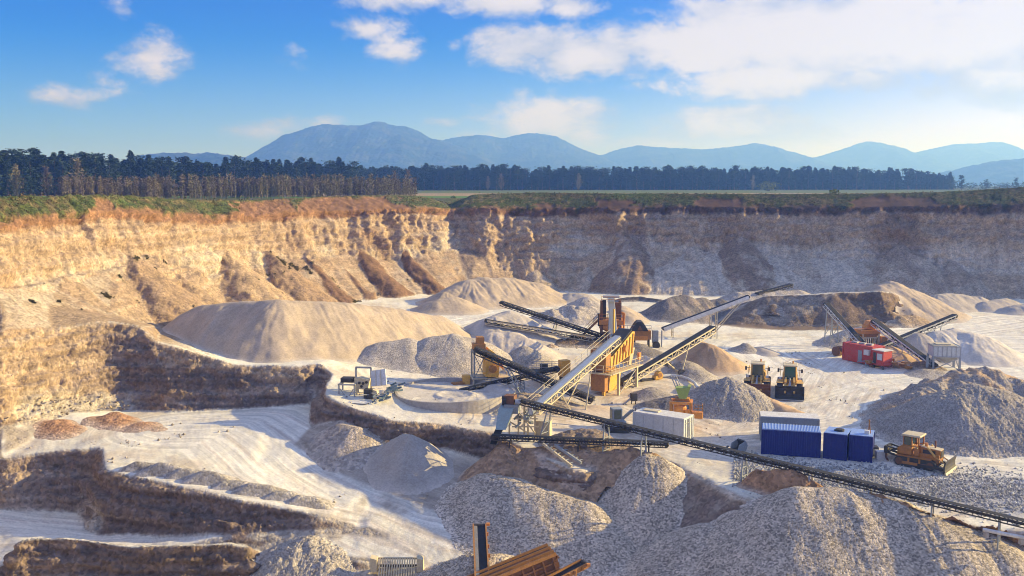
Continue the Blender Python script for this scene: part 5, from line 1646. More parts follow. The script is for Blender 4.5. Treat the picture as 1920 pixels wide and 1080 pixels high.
for x_ in (-1.8, 1.8):
    for y_ in (-1.3, 1.3): MB(T).beam((x_, y_, -.3), (x_, y_, 2.1), .26).build("leg", "grey_paint", t)
m = MB(T); m.beam((-1.8, -1.3, .2), (1.8, -1.3, 1.9), .1); m.beam((1.8, -1.3, .2), (-1.8, -1.3, 1.9), .1); m.beam((1.8, -1.3, .2), (1.8, 1.3, 1.9), .1)
m.build("bracing", "galvanised", t)
MB(T).box((-.2, 0, 3.5), (3.2, 2.2, .25)).box((-.3, 0, 3.68), (2.0, 1.4, .2)).build("sand_load", "cream_steel", t)
MB(T).beam((-2.6, -1.2, -.2), (-2.6, -1.2, 2.0), .3).build("guide_post", "grey_paint", t)
MB(T).rail([(-2.5, -1.0, 0), (-1.7, -1.0, 1.3)], .9, .04, .7).build("ladder", "galvanised", t)


# ---- wheel loaders
def loader(label, u, v, yaw, glass="glass", rust=False):
    g = G(u, v)
    t = thing("wheel_loader", label, "wheel loader", g, "wheel loaders parked side by side")
    T = yawT(Vector((g.x - 3.3 * math.cos(yaw), g.y - 3.3 * math.sin(yaw), g.z)), yaw) @ Matrix.Scale(1.12, 4)
    bk = MB(T).prism([(3.5, .05), (2.75, .03), (2.45, .3), (2.35, .75), (2.45, 1.25), (2.75, 1.5), (2.78, 1.42), (2.55, 1.2), (2.47, .75), (2.56, .36), (2.8, .13), (3.5, .1)], -1.6, 1.6)
    for y_ in (-1.6, 1.54): bk.prism([(3.4, .05), (2.75, .03), (2.45, .3), (2.35, .75), (2.45, 1.25), (2.75, 1.5), (3.05, 1.0)], y_, y_ + .06)
    b = bk.build("bucket", "brown_rust" if rust else "dark_steel", t)
    MB(T).box((3.56, 0, .08), (.22, 3.2, .07)).build("cutting_edge", "galvanised", b)
    for y_ in (-.5, .5): MB(T).beam((.5, y_ * .9, 1.9), (1.7, y_, 1.55), .22, .42).beam((1.7, y_, 1.55), (2.5, y_, .55), .22, .4).build("lift_arm", "loader_yellow", t)
    MB(T).tube((.6, 0, 2.0), (1.8, 0, 1.5), .1, 10).tube((1.7, 0, 1.5), (2.5, 0, 1.1), .16, 10).build("tilt_cylinder", "galvanised", t)
    MB(T).box((1.3, 0, .95), (1.7, 1.0, .9)).build("front_frame", "loader_yellow", t, bevel=.05)
    for x_ in (1.35, -1.8):
        for y_ in (-1.1, 1.1):
            w_ = MB(T).lathe((x_, y_, .8), [(.5, -.32), (.74, -.32), (.8, -.2), (.8, .2), (.74, .32), (.5, .32)], 26, "y").build("wheel", "tyre", t)
            MB(T).lathe((x_, y_, .8), [(.2, -.34), (.46, -.25), (.46, .25), (.2, .34)], 16, "y").build("rim", "loader_yellow", w_)
    for y_ in (-1.1, 1.1):
        MB(T).plate([(.4, y_ - .38, 1.62), (2.1, y_ - .38, 1.72), (2.1, y_ + .38, 1.72), (.4, y_ + .38, 1.62)], .06).build("fender", "loader_yellow", t)
        MB(T).box((.5, y_ * 1.0, 1.95), (.25, .3, .25)).build("headlight", "white_steel", t)
        MB(T).beam((.2, y_ * .75, 2.9), (.5, y_ * 1.15, 2.9), .05).box((.5, y_ * 1.18, 2.85), (.08, .22, .42)).build("mirror", "dark_steel", t)
        MB(T).rail([(-2.9, y_ * .98, 1.95), (-.9, y_ * .98, 1.95)], .7, .03, .9).build("handrail", "loader_yellow", t)
        MB(T).box((-1.3, y_ * .98, 1.2), (2.6, .5, .5)).build("step_box", "loader_yellow", t)
    MB(T).prism([(-3.5, .9), (-.9, .9), (-.9, 2.2), (-3.2, 2.05), (-3.5, 1.6)], -.85, .85).build("engine_hood", "loader_yellow", t, bevel=.06)
    cb_ = MB(T).box((-.35, 0, 1.55), (1.6, 1.5, .5))
    for x_ in (-1.1, .42):
        for y_ in (-.7, .7): cb_.beam((x_, y_, 1.7), (x_ * .9, y_ * .92, 3.3), .12)
    c = cb_.build("cab", "loader_yellow", t)
    MB(T).box((-.35, 0, 3.38), (1.9, 1.6, .16)).build("roof", "cream_steel", c, bevel=.05)
    MB(T).box((-.38, 0, 2.5), (1.4, 1.32, 1.55)).build("glazing", glass, c)
    MB(T).tube((-.9, .3, 3.45), (-.9, .3, 3.75), .09, 10).build("beacon", "orange_paint", c)
    MB(T).tube((-1.9, -.4, 2.1), (-1.9, -.4, 3.0), .08, 10).build("exhaust", "dark_steel", t)
    return t


loader("wheel loader on the left, its brown bucket half behind the sand tail", 1417, 745, math.radians(-107), rust=True)
k = NT("green_glass"); k.b.inputs["Base Color"].default_value = (.03, .12, .09, 1); k.b.inputs["Roughness"].default_value = .1; MATS["green_glass"] = k.m
loader("wheel loader on the right, its wide dark bucket in full view", 1480, 749, math.radians(-106), glass="green_glass")

# ---- bulldozer
g0, g1 = G(1697, 872), G(1764, 886)
yaw = math.atan2(g1.y - g0.y, g1.x - g0.x)
g = (g0 + g1) / 2
t = thing("bulldozer", "yellow tracked bulldozer with a ripper behind, right of the blue containers", "bulldozer", g)
T = yawT(Vector((g.x, g.y + 1.0, hz(g.x, g.y + 1) - .03)), yaw)
for y_ in (-1.0, 1.0):
    n_ = 40; pr = []
    for i in range(n_):
        a = 6.28318 * i / n_
        cx = 1.45 if math.cos(a) > 0 else -1.5
        r_ = .5
        pr.append((cx + r_ * math.cos(a), .5 + r_ * math.sin(a) * (1 if math.sin(a) < 0 else .95)))
    tr = MB(T).prism(pr, y_ - .27, y_ + .27)
    for i in range(22):
        f = i / 22; x_ = -1.5 + 2.95 * f
        for z_ in (0., .99): tr.box((x_, y_, z_), (.04, .56, .1))
    tk = tr.build("track", "dark_steel", t)
    MB(T).lathe((-1.5, y_ + math.copysign(.29, y_), .5), [(.36, -.03), (.36, .03)], 18, "y").build("sprocket", "brown_rust", tk)
    MB(T).lathe((1.45, y_ + math.copysign(.29, y_), .48), [(.33, -.03), (.33, .03)], 18, "y").build("idler", "brown_rust", tk)
    fr = MB(T).box((0, y_ + math.copysign(.29, y_), .42), (2.5, .06, .26))
    for x_ in (-.6, .45): fr.box((x_, y_ + math.copysign(.3, y_), .72), (.18, .1, .5))
    fr.build("track_frame", "dozer_yellow", tk)
    MB(T).plate([(-1.9, y_ - .3, 1.08), (1.5, y_ - .3, 1.06), (1.5, y_ + .3, 1.06), (-1.9, y_ + .3, 1.08)], .06).build("fender", "dozer_yellow", t)
    MB(T).beam((.3, y_ * 1.32, .42), (2.85, y_ * 1.32, .35), .16, .26).build("push_arm", "dark_steel", t)
    MB(T).tube((.95, y_ * .62, 2.15), (1.75, y_ * .66, 1.3), .11, 10).tube((1.7, y_ * .66, 1.35), (2.7, y_ * .7, .75), .06, 10).build("lift_cylinder", "loader_yellow", t)
MB(T).prism([(-1.8, .5), (2.0, .45), (2.15, .9), (2.15, 1.5), (.2, 1.45), (.2, 1.2), (-1.8, 1.2)], -.72, .72).build("hull", "dozer_yellow", t, bevel=.04)
MB(T).prism([(.25, 1.3), (2.15, 1.3), (2.2, 1.95), (.25, 2.1)], -.5, .5).build("hood", "dozer_yellow", t, bevel=.04)
for y_ in (-.51, .51): MB(T).box((1.1, y_, 1.65), (1.2, .04, .38)).build("side_opening", "dark_steel", t)
MB(T).plate([(.3, -.52, 2.14), (2.2, -.52, 1.99), (2.2, .52, 1.99), (.3, .52, 2.14)], .05).build("hood_top", "cream_steel", t)
MB(T).box((2.2, 0, 1.55), (.06, .8, .7)).build("grille", "dark_steel", t)
MB(T).tube((1.5, .1, 2.0), (1.5, .1, 2.75), .08, 10).build("exhaust", "brown_rust", t)
MB(T).tube((.7, -.1, 2.05), (.7, -.1, 2.45), .16, 12).build("air_cleaner", "orange_paint", t)
MB(T).prism([(-1.85, 1.15), (-.45, 1.15), (-.45, 2.0), (-1.5, 2.0), (-1.85, 1.7)], -.95, .95).build("fuel_tank", "dozer_yellow", t, bevel=.06)
cb_ = MB(T)
for x_ in (-1.3, -.5, .15):
    for y_ in (-.78, .78): cb_.beam((x_, y_, 1.2), (x_, y_, 3.0), .11)
for y_ in (-.78, .78): cb_.box((-.58, y_, 2.05), (1.5, .08, .1)); cb_.box((.0, y_, 1.5), (.5, .08, .7))
c = cb_.build("cab", "dozer_yellow", t)
MB(T).box((-.58, 0, 3.08), (1.85, 1.9, .2)).build("roof", "cream_steel", c, bevel=.06)
MB(T).box((-.92, 0, 2.5), (.66, 1.5, .8)).build("rear_glazing", "glass", c)
MB(T).box((-.45, 0, 1.7), (.5, .6, .25)).box((-.68, 0, 2.1), (.12, .6, .7)).build("seat", "cream_steel", c)
bl = MB(T).prism([(2.85, .0), (3.1, .0), (2.98, .35), (2.97, .75), (3.08, 1.15), (2.95, 1.2), (2.82, .75), (2.82, .35)], -1.7, 1.7)
b = bl.build("blade", "dark_steel", t)
MB(T).prism([(2.98, -.06), (3.2, -.1), (3.08, .14), (2.95, .14)], -1.72, 1.72).build("cutting_edge", "cream_steel", b)
rp = MB(T)
for y_ in (-.5, .5):
    rp.beam((-1.7, y_, 1.35), (-3.0, y_, 1.6), .1, .14); rp.beam((-1.7, y_, .75), (-3.0, y_, .95), .12, .2); rp.beam((-1.8, y_, 1.5), (-2.9, y_, 1.0), .1, .12)
rp.box((-3.05, 0, 1.25), (.35, 1.5, .7))
r_ = rp.build("ripper_frame", "dark_steel", t)
for y_ in (-.45, .45): MB(T).prism([(-3.15, 1.3), (-2.95, 1.3), (-2.98, .4), (-2.75, .02), (-2.9, .0), (-3.18, .4)], y_ - .06, y_ + .06).build("shank", "brown_rust", r_)

# ---- ring basin
c = Vector(PY(853, 738, 117)); c.z = hz(c.x, c.y)
t = thing("ring_basin", "low round concrete ring wall filled with pale dust, on the terrace", "basin", c)
prof = [(6.85, -.9), (7.25, -.9), (7.2, .85), (6.9, .85)]
vs, fs = [], []
n = 72
for r_, z_ in prof:
    for i in range(n):
        a = 6.28318 * i / n
        w_ = 1 + .008 * math.sin(a * 3 + 1)
        vs.append((c.x + r_ * math.cos(a) * w_, c.y + r_ * math.sin(a) * w_, c.z + z_ - .12 * math.sin(a * 2 + .6)))
for j in range(4):
    for i in range(n):
        a, b2 = j * n + i, j * n + (i + 1) % n
        k2 = ((j + 1) % 4) * n
        fs.append((a, b2, k2 + (i + 1) % n, k2 + i))
MB().add(vs, fs).build("ring_wall", "concrete", t)
rr, aa = np.meshgrid(np.linspace(0, 6.95, 40), np.linspace(0, 2 * math.pi, 121), indexing="ij")
X_, Y_ = c.x + rr * np.cos(aa), c.y + rr * np.sin(aa)
Z_ = np.maximum(c.z + .12 + .12 * fbm(X_ / 1.2, Y_ / 1.2, o=4, seed=401) + .25 * np.exp(-((rr - 2.2) / .5) ** 2) + .5 * sstep(4.5, 6.5, X_ - c.x + .5 * (Y_ - c.y)), Hs(X_, Y_) + .02)
ids = np.arange(rr.size).reshape(rr.shape)
cc = np.empty(rr.shape + (3,), np.float32); cc[:] = (.56, .51, .44)
cc = mixc(cc, (.42, .38, .33), sstep(.0, .4, fbm(X_ / 1.5, Y_ / 1.5, o=4, seed=403)) * .7)
me = np_mesh("basin_floor", np.stack([X_, Y_, Z_], -1).reshape(-1, 3) - np.array(c), np.stack([ids[:-1, :-1], ids[1:, :-1], ids[1:, 1:], ids[:-1, 1:]], -1).reshape(-1, 4), MATS["pale_dust"], cc.reshape(-1, 3))
link_mesh("basin_floor", me, t)

# ---- pale hose bent round the small ring and the white pipe at the lower right edge
g = G(1265, 708)
t = thing("hose", "pale thick hose bent in an arc beside the mixer tower", "hose", g)
pts = [G(u, v) + Vector((0, 0, .3)) for u, v in ((1240, 709), (1258, 708), (1275, 710), (1291, 715), (1303, 723), (1308, 732))]
m = MB()
for a, b2 in zip(pts, pts[1:]): m.tube(a, b2, .2, 10)
m.build("hose_pipe", "container_white", t)
MB().tube(pts[-1], pts[-1] + Vector((.05, -.3, -.1)), .26, 12).build("collar", "galvanised", t)
p, q = YZ(1843, 993, 79.5), YZ(1975, 1019, 78)
t = thing("white_pipe", "long white pipe on the gravel at the lower right edge", "pipe", p)
MB().tube(p, q, .16, 12).build("pipe", "white_steel", t)
for f in (.05, .55): MB().box(p.lerp(q, f) - Vector((0, 0, .35)), (.25, .4, .5)).build("support", "concrete", t)

# ---- dismantled machine on the terrace tip
g = G(676, 748)
t = thing("screening_machine", "dismantled cream machine with open grey frames on the tip of the terrace", "machine", g)
T = yawT(Vector((g.x, g.y + .8, g.z)), -.12)
m = MB(T)
for x_ in (-2.6, -.75):
    for y_ in (-.3, 1.3): m.beam((x_, y_, -.2), (x_, y_, 1.5), .16)
for y_ in (-.3, 1.3): m.beam((-2.7, y_, 1.5), (-.65, y_, 1.5), .16)
for x_ in (-2.6, -.75): m.beam((x_, -.3, 1.5), (x_, 1.3, 1.5), .16)
m.beam((-2.5, -.3, 1.0), (-1.8, -.3, .1), .1); m.beam((-.9, -.3, 1.0), (-1.4, -.3, .1), .1)
m.build("low_frame", "galvanised", t)
MB(T).box((-1.9, 1.0, 1.85), (1.4, 1.2, .5)).build("motor_block", "dark_steel", t)
m = MB(T)
for x_ in (-1.05, .75): m.beam((x_, 1.6, .3), (x_, 1.6, 3.2), .2)
m.beam((-1.1, 1.6, 3.2), (.8, 1.6, 3.2), .2); m.beam((-1.05, 1.6, 1.9), (.75, 1.6, 1.9), .14)
m.build("portal_frame", "galvanised", t)
MB(T).prism([(-.95, .9), (.6, .8), (.75, 2.0), (-.2, 2.2), (-.95, 2.1)], .4, 1.4).build("machine_body", "cream_steel", t)
m = MB(T)
for x_, z_ in ((-.35, 1.6), (.1, 1.55), (-.1, 1.2), (.5, 1.7)): m.tube((x_, .42, z_), (x_, .3, z_), .16, 12)
m.build("ports", "dark_steel", t)
for x_ in (-.7, .5): MB(T).beam((x_, .6, -.2), (x_, .6, 1.0), .2).build("leg", "cream_steel", t)
MB(T).plate([(1.0, .6, 1.2), (2.9, .3, 1.45), (2.5, 1.3, 3.15), (.75, 1.5, 2.85)], .12).build("tilted_panel", "white_steel", t)
m = MB(T)
for f in (.33, .66): m.beam(Vector((1.0, .6, 1.2)).lerp(Vector((2.9, .3, 1.45)), f) + Vector((0, -.03, .02)), Vector((.75, 1.5, 2.85)).lerp(Vector((2.5, 1.3, 3.15)), f) + Vector((0, -.03, .02)), .06)
m.build("panel_ribs", "cream_steel", t)
MB(T).box((.95, -.3, .45), (1.0, .9, 1.2)).build("dark_box", "dark_steel", t)
MB(T).prism([(1.46, -.1), (2.05, -.1), (1.95, .9), (1.46, 1.05)], -.6, .2).build("beige_side", "cream_steel", t)
g = G(668, 757)
t = thing("sheet", "white crumpled sheet lying on the terrace in front of the dismantled machine", "sheet", g)
MB().plate([g + Vector((-1.0, 0, .12)), g + Vector((1.1, -.3, .05)), g + Vector((1.5, .5, .08)), g + Vector((-.3, .9, .32))], .04).build("sheet_panel", "white_steel", t)
g = G(722, 752)
t = thing("scrap_pile", "heap of blue steel scrap beside the ring basin", "scrap pile", g)
m, m2 = MB(), MB()
for i in range(46):
    f = RNG.uniform(0, 1)
    q = G(700 + 40 * f + RNG.normal() * 3, 757 - 26 * f + RNG.normal() * 3) + Vector((0, 0, RNG.uniform(.05, .7)))
    if i % 4 == 0: m2.beam(q, q + Vector((RNG.normal() * .7, RNG.normal() * .5, RNG.uniform(-.1, .4))), .1)
    elif i % 4 == 1: m.plate([q, q + Vector((.7, .1, .1)), q + Vector((.8, .5, .3)), q + Vector((.1, .5, .25))], .05)
    else: m.beam(q, q + Vector((RNG.uniform(.3, 1.2), RNG.uniform(-.2, .8), RNG.uniform(-.2, .4))), .14, .2)
m.build("blue_pieces", "scrap_blue", t); m2.build("pale_pieces", "galvanised", t)

# ---- brown mobile screen at the bottom edge
zf = -5.6
p0, p1 = YZ(868, 1100, 79.5), YZ(1034, 1032, 81.5)
t = thing("mobile_screen", "big rusty brown mobile screen at the bottom edge, cut by the photo", "mobile screen", ((p0.x + p1.x) / 2, 80.5, zf))
ax = (p1 - p0); L = ax.length
T = Matrix.Translation(p0) @ Matrix.Rotation(math.atan2(ax.y, ax.x), 4, 'Z') @ Matrix.Rotation(-math.asin(ax.z / L), 4, 'Y')
MB(T).box((L / 2, 0, -.8), (L, 2.0, 1.5)).build("screen_box", "brown_rust", t)
for y_ in (-1.05, -.45, .35, 1.05): MB(T).box((L / 2, y_, .08), (L + .1, .14, .3)).build("top_rail", "rust_shade_orange", t)
MB(T).box((L / 2, .7, .0), (L - .2, .5, .08)).build("dark_trough", "dark_steel", t)
MB(T).box((L / 2, -.05, .02), (L - .2, .6, .08)).build("cover_plate", "brown_rust", t)
m = MB(T)
for i in range(9): m.box((.3 + (L - .6) * i / 8, -1.06, -.75), (.12, .14, 1.4))
m.box((L / 2, -1.06, -.6), (L, .1, .14)); m.box((L / 2, -1.06, -1.2), (L, .1, .14))
m.build("side_ribs", "brown_rust", t)
m = MB(T)
for y_ in (-.7, 0, .7): m.box((L + .06, y_, -.6), (.14, .12, 1.3))
m.tube((L + .15, -1.1, -.3), (L + .15, 1.1, -.3), .09, 8)
m.build("end_frame", "brown_rust", t)
for f in (.35, .7): MB(T).beam((L * f, 1.12, .1), (L * f, 1.12, .6), .08).build("pin", "cream_steel", t)
MB().box((p0.x + 3.2, 80.6, zf + .9), (6.5, 2.0, .6)).build("chassis", "brown_rust", t)
for y_ in (-1.1, 1.1): MB().prism([(p0.x + 1, zf), (p0.x + 5.5, zf), (p0.x + 5.9, zf + .4), (p0.x + 5.5, zf + .8), (p0.x + 1, zf + .8), (p0.x + .6, zf + .4)], 80.6 + y_ - .25, 80.6 + y_ + .25).build("track", "dark_steel", t)
for x_ in (2.0, 4.8): MB().beam((p0.x + x_, 80.6, zf + 1.0), (p0.x + x_, 80.6, p0.z + .2), .3).build("post", "brown_rust", t)
# its two discharge belts
def side_belt(name, label, A, B, w):
    A, B = Vector(A), Vector(B)
    t = thing(name, label, "conveyor", drop(A))
    ax = (B - A).normalized(); s = ax.cross(Vector((0, 0, 1))).normalized(); u = s.cross(ax)
    m = MB()
    for k_ in (-1, 1): m.beam(A + s * k_ * w * .55, B + s * k_ * w * .55, .12, .42, up=u)
    m.build("side_beams", "rust_shade_orange", t)
    MB().plate([A - s * w * .48 + u * .02, A + s * w * .48 + u * .02, B + s * w * .48 + u * .02, B - s * w * .48 + u * .02], .06).build("belt", "belt_rubber", t)
    if w > .95: MB().plate([A - s * w * .48 + u * .08, A - s * w * .2 + u * .06, B - s * w * .2 + u * .06, B - s * w * .48 + u * .08], .03).build("tread_strip", "grey_belt", t)
    MB().tube(B - s * w * .6, B + s * w * .6, .16, 12).build("drum", "dark_steel", t)
    MB().box(B + s * w * .75 + u * .1, (.3, .3, .22)).build("gearbox", "orange_paint", t)
    for f in (.3, .75):
        P = A.lerp(B, f)
        MB().beam(P - u * .2, (P.x, P.y, hz(P.x, P.y) - .1), .14).build("leg", "rust_shade_orange", t)
    for f in (.15, .3, .5, .65, .85):
        MB().box(A.lerp(B, f) + s * w * .66, (.16, .2, .3)).build("bracket", "rust_shade_orange", t)
side_belt("discharge_conveyor", "upright looking dark belt of the brown mobile screen, pointing away", YZ(905, 1105, 79), YZ(899, 985, 87), 1.02)
side_belt("discharge_conveyor", "short dark belt at the right end of the brown mobile screen", YZ(1025, 1092, 79.5), YZ(1096, 1056, 81), .9)
# pale grizzly
q0, q1 = YZ(694, 1069, 83), YZ(783, 1066, 83)
t = thing("grizzly_feeder", "pale steel grating box at the bottom edge, left of the brown screen", "feeder", (q0.x + 2, 83, zf))
wd_ = q1.x - q0.x
for x_ in (q0.x, q1.x): MB().prism([(x_ - .28, zf), (x_ + .28, zf), (x_ + .28, q0.z + .1), (x_ - .28, q0.z + .25)], 82.5, 83.4).build("side_wing", "cream_steel", t)
m = MB()
for i in range(15):
    x_ = q0.x + .5 + (wd_ - 1.0) * i / 14
    m.beam((x_, 82.1, q0.z - 1.2), (x_, 83.3, q0.z - .05), .1, .16)
m.build("bars", "cream_steel", t)
MB().box((q0.x + wd_ / 2, 83.4, q0.z - .1), (wd_ - .6, .14, .16)).build("top_bar", "cream_steel", t)
MB().box((q0.x + wd_ / 2, 83.5, (q0.z + zf) / 2 - .3), (wd_ - .6, .1, q0.z - zf - .8)).build("back_wall", "dark_steel", t)

# ---- steel beams lying on the slope under the low conveyor, lamp post and loose odds and ends
for i, (a, b2, l) in enumerate([((1018, 832, 98.6), (1072, 874, 96.2), "lower of two steel beams lying on the slope below the low black conveyor"), ((1040, 834, 98.8), (1090, 868, 96.6), "upper of two steel beams lying on the slope below the low black conveyor")]):
    A, B = YZ(*a), YZ(*b2)
    A.z = max(A.z, hz(A.x, A.y) + .15); B.z = max(B.z, hz(B.x, B.y) + .15)
    t = thing("steel_beam", l, "beam", A)
    MB().beam(A, B, .2, .24).build("bar", "cream_steel" if i == 0 else "grey_paint", t)
    m = MB()
    for f in np.linspace(.08, .92, 7): m.beam(A.lerp(B, f) + Vector((0, 0, .12)), A.lerp(B, f) + Vector((.35, .3, .12)), .07)
    m.build("rungs", "grey_paint", t)
dirt("dark earth bank in front of the far wall, behind the orange tower", [(1165, 558, 200), (1200, 556, 201), (1238, 561, 198)], k=.9, colr=(.10, .085, .08), lump=.3)
_a, _b = YZ(2010, 1000, 77.5), YZ(975, 752, 104)
dirt("line of reddish dirt clods under the long belt conveyor", [tuple(_a.lerp(_b, q) - Vector((0, .5, .75 + .3 * math.sin(q * 40)))) for q in np.linspace(.03, .5, 12)], k=.95, r=.3, colr=(.40, .23, .12), lump=.9, gully=.5, zmin=-3, world=True)
dirt("strip of brown rubble under the low black conveyor", [(945, 832, 100.5), (1040, 838, 99.2), (1140, 842, 98.2), (1225, 846, 97.4)], k=.8, r=.3, colr=(.42, .28, .17), lump=.8, zmin=-3)


# ---- loose stones: far too many to count
def stones(name, pts, smin, smax, col):
    o8 = np.array([(1, 0, 0), (0, 1, 0), (-1, 0, 0), (0, -1, 0), (0, 0, 1), (0, 0, -.6)], float)
    f8 = np.array([(0, 1, 4), (1, 2, 4), (2, 3, 4), (3, 0, 4), (1, 0, 5), (2, 1, 5), (3, 2, 5), (0, 3, 5)])
    n = len(pts)
    s = smin + (smax - smin) * RNG.uniform(0, 1, (n, 1, 1)) ** 3
    a = RNG.uniform(0, 6.28, n)
    R = np.stack([np.stack([np.cos(a), -np.sin(a), 0 * a], -1), np.stack([np.sin(a), np.cos(a), 0 * a], -1), np.stack([0 * a, 0 * a, 1 + 0 * a], -1)], 1)
    V = (o8[None] * RNG.uniform(.6, 1.2, (n, 6, 1))) * s
    V = np.einsum("nij,nkj->nki", R, V) + pts[:, None]
    T = (f8[None] + 6 * np.arange(n)[:, None, None]).reshape(-1, 3)
    c = np.array(col)[None, None] * RNG.uniform(.6, 1.25, (n, 1, 1)) * np.ones((1, 6, 1))
    tag(link_mesh(name, np_mesh(name, V.reshape(-1, 3), T, MATS["earth_heap"], np.clip(c.reshape(-1, 3), .02, .85), smooth=False)), kind="stuff")


def scatter(n, xr, yr, zmin=-99, thr=0., sc=6):
    x_ = RNG.uniform(*xr, n); y_ = RNG.uniform(*yr, n)
    d = fbm(x_ / sc, y_ / sc, o=3, seed=501)
    m = (d > thr) & (np.abs(x_ / y_) < .62)
    x_, y_ = x_[m], y_[m]
    return np.stack([x_, y_, Hs(x_, y_) + .03], -1)


stones("rubble", np.concatenate([scatter(9000, (-20, 60), (92, 150), thr=.22, sc=4), scatter(2500, (-60, -30), (95, 112), thr=.25, sc=3)]), .03, .2, (.50, .43, .35))
# blocks and clods fallen from the faces
tmf = (tm_.ravel() > .4) & (GY.ravel() > 84) & (GY.ravel() < 135) & (GS.ravel() > 4.8)
pk = RNG.choice(np.nonzero(tmf)[0], 1700)
stones("fallen_rubble", PV[pk] + RNG.normal(size=(len(pk), 3)) * np.array([.5, .5, 0]), .04, .24, (.44, .35, .25))
# the grey gravel yard between the blue containers and the long conveyor
A_, B_ = G(1420, 885), G(1900, 925)
n = 16000
f_ = RNG.uniform(-.1, 1.15, n); w_ = RNG.normal(0, 2.6, n)
dv = Vector((B_.x - A_.x, B_.y - A_.y)); nv = Vector((-dv.y, dv.x)).normalized()
x_ = A_.x + dv.x * f_ + nv.x * w_; y_ = A_.y + dv.y * f_ + nv.y * w_
stones("loose_gravel", np.stack([x_, y_, Hs(x_, y_) + .02], -1), .05, .2, (.52, .50, .47))
# ------------------------------------------------------------------ light, sky and clouds
SUN_AZ, SUN_EL = math.radians(80), math.radians(18)      # azimuth to the right of the view direction
sd = Vector((math.sin(SUN_AZ) * math.cos(SUN_EL), math.cos(SUN_AZ) * math.cos(SUN_EL), math.sin(SUN_EL)))
sl = bpy.data.lights.new("sun", "SUN")
sl.energy, sl.angle, sl.color = 5.0, math.radians(.6), (1, .85, .50)
so = bpy.data.objects.new("sun", sl)
COL.objects.link(so)
so.rotation_euler = (-sd).to_track_quat('-Z', 'Y').to_euler()
wd = bpy.data.worlds.new("World")
SC.world = wd
wd.use_nodes = True
wt = wd.node_tree
WN, WL = wt.nodes, wt.links
bg = WN["Background"]
sky = WN.new("ShaderNodeTexSky")
sky.sky_type, sky.sun_disc = 'NISHITA', False
sky.sun_elevation, sky.sun_rotation = SUN_EL, SUN_AZ
sky.air_density, sky.dust_density, sky.ozone_density, sky.altitude = 1.0, .3, 4.0, 600
bg.inputs[1].default_value = .066


def wmath(op, a, b=None, c=None, clamp=False):
    n = WN.new("ShaderNodeMath"); n.operation = op; n.use_clamp = clamp
    for i, q in enumerate((a, b, c)):
        if q is None: continue
        if isinstance(q, (int, float)): n.inputs[i].default_value = q
        else: WL.new(q, n.inputs[i])
    return n.outputs[0]


def wrange(s, a, b, c, d, smooth=True):
    n = WN.new("ShaderNodeMapRange")
    n.interpolation_type = 'SMOOTHSTEP' if smooth else 'LINEAR'
    WL.new(s, n.inputs[0])
    for i, q in enumerate((a, b, c, d)): n.inputs[i + 1].default_value = q
    return n.outputs[0]


tcw = WN.new("ShaderNodeTexCoord")
sx = WN.new("ShaderNodeSeparateXYZ")
WL.new(tcw.outputs["Generated"], sx.inputs[0])
az = wmath("ARCTAN2", sx.outputs[0], sx.outputs[1])
el = wmath("ARCSINE", sx.outputs[2])
cb = WN.new("ShaderNodeCombineXYZ")
WL.new(az, cb.inputs[0]); WL.new(el, cb.inputs[1])


def wnoise(scale, detail, rough, off=0., sq=1.6, dist=0.):
    m = WN.new("ShaderNodeMapping")
    m.inputs["Location"].default_value = (off, off * .7, off * .3)
    m.inputs["Scale"].default_value = (1, sq, 1)
    WL.new(cb.outputs[0], m.inputs[0])
    n = WN.new("ShaderNodeTexNoise")
    n.inputs["Scale"].default_value, n.inputs["Detail"].default_value, n.inputs["Roughness"].default_value = scale, detail, rough
    n.inputs["Distortion"].default_value = dist
    WL.new(m.outputs[0], n.inputs["Vector"])
    return n.outputs["Fac"]


cn = wnoise(10, 10, .62, 3.1, dist=.3)
cn2 = wnoise(34, 8, .62, 8.7)
nn = wmath("MULTIPLY_ADD", cn2, .45, wmath("MULTIPLY_ADD", cn, 1., -.73))     # about -.3 .. .3
# cumulus clouds: azimuth, elevation and half sizes (degrees), weight
CL = [(278, 106, 50, 34, .66), (140, 182, 55, 15, .45), (215, 172, 25, 20, .36), (225, 3, 20, 18, .35), (755, 102, 70, 32, .9), (690, 55, 80, 22, .5), (730, 75, 36, 36, .5), (850, 85, 22, 18, .45), (555, 95, 36, 16, .25),
      (780, -4, 150, 22, .8), (960, 5, 150, 30, 1.1), (1060, 14, 70, 20, .9), (990, 85, 110, 42, 1.35), (1110, 105, 150, 40, 1.4), (1300, 88, 240, 58, 1.5), (1450, 45, 240, 75, 1.5), (1640, 55, 290, 95, 1.5), (1850, 60, 190, 110, 1.4), (1430, 152, 220, 34, 1.25),
      (1620, 150, 130, 34, .9), (1860, 145, 150, 50, 1.1), (1010, 228, 130, 48, 1.15), (900, 262, 110, 26, .75), (1100, 252, 60, 56, .85), (1370, 240, 170, 40, 1.0), (1250, 272, 190, 24, .75), (1500, 252, 110, 20, .6), (510, 242, 90, 26, .7), (600, 236, 45, 14, .5), (840, 232, 30, 14, .6),
      (2200, 120, 220, 90, 1), (-300, 120, 120, 50, .9), (2500, 40, 200, 90, .8), (-500, 230, 120, 40, .8)]
dens = None
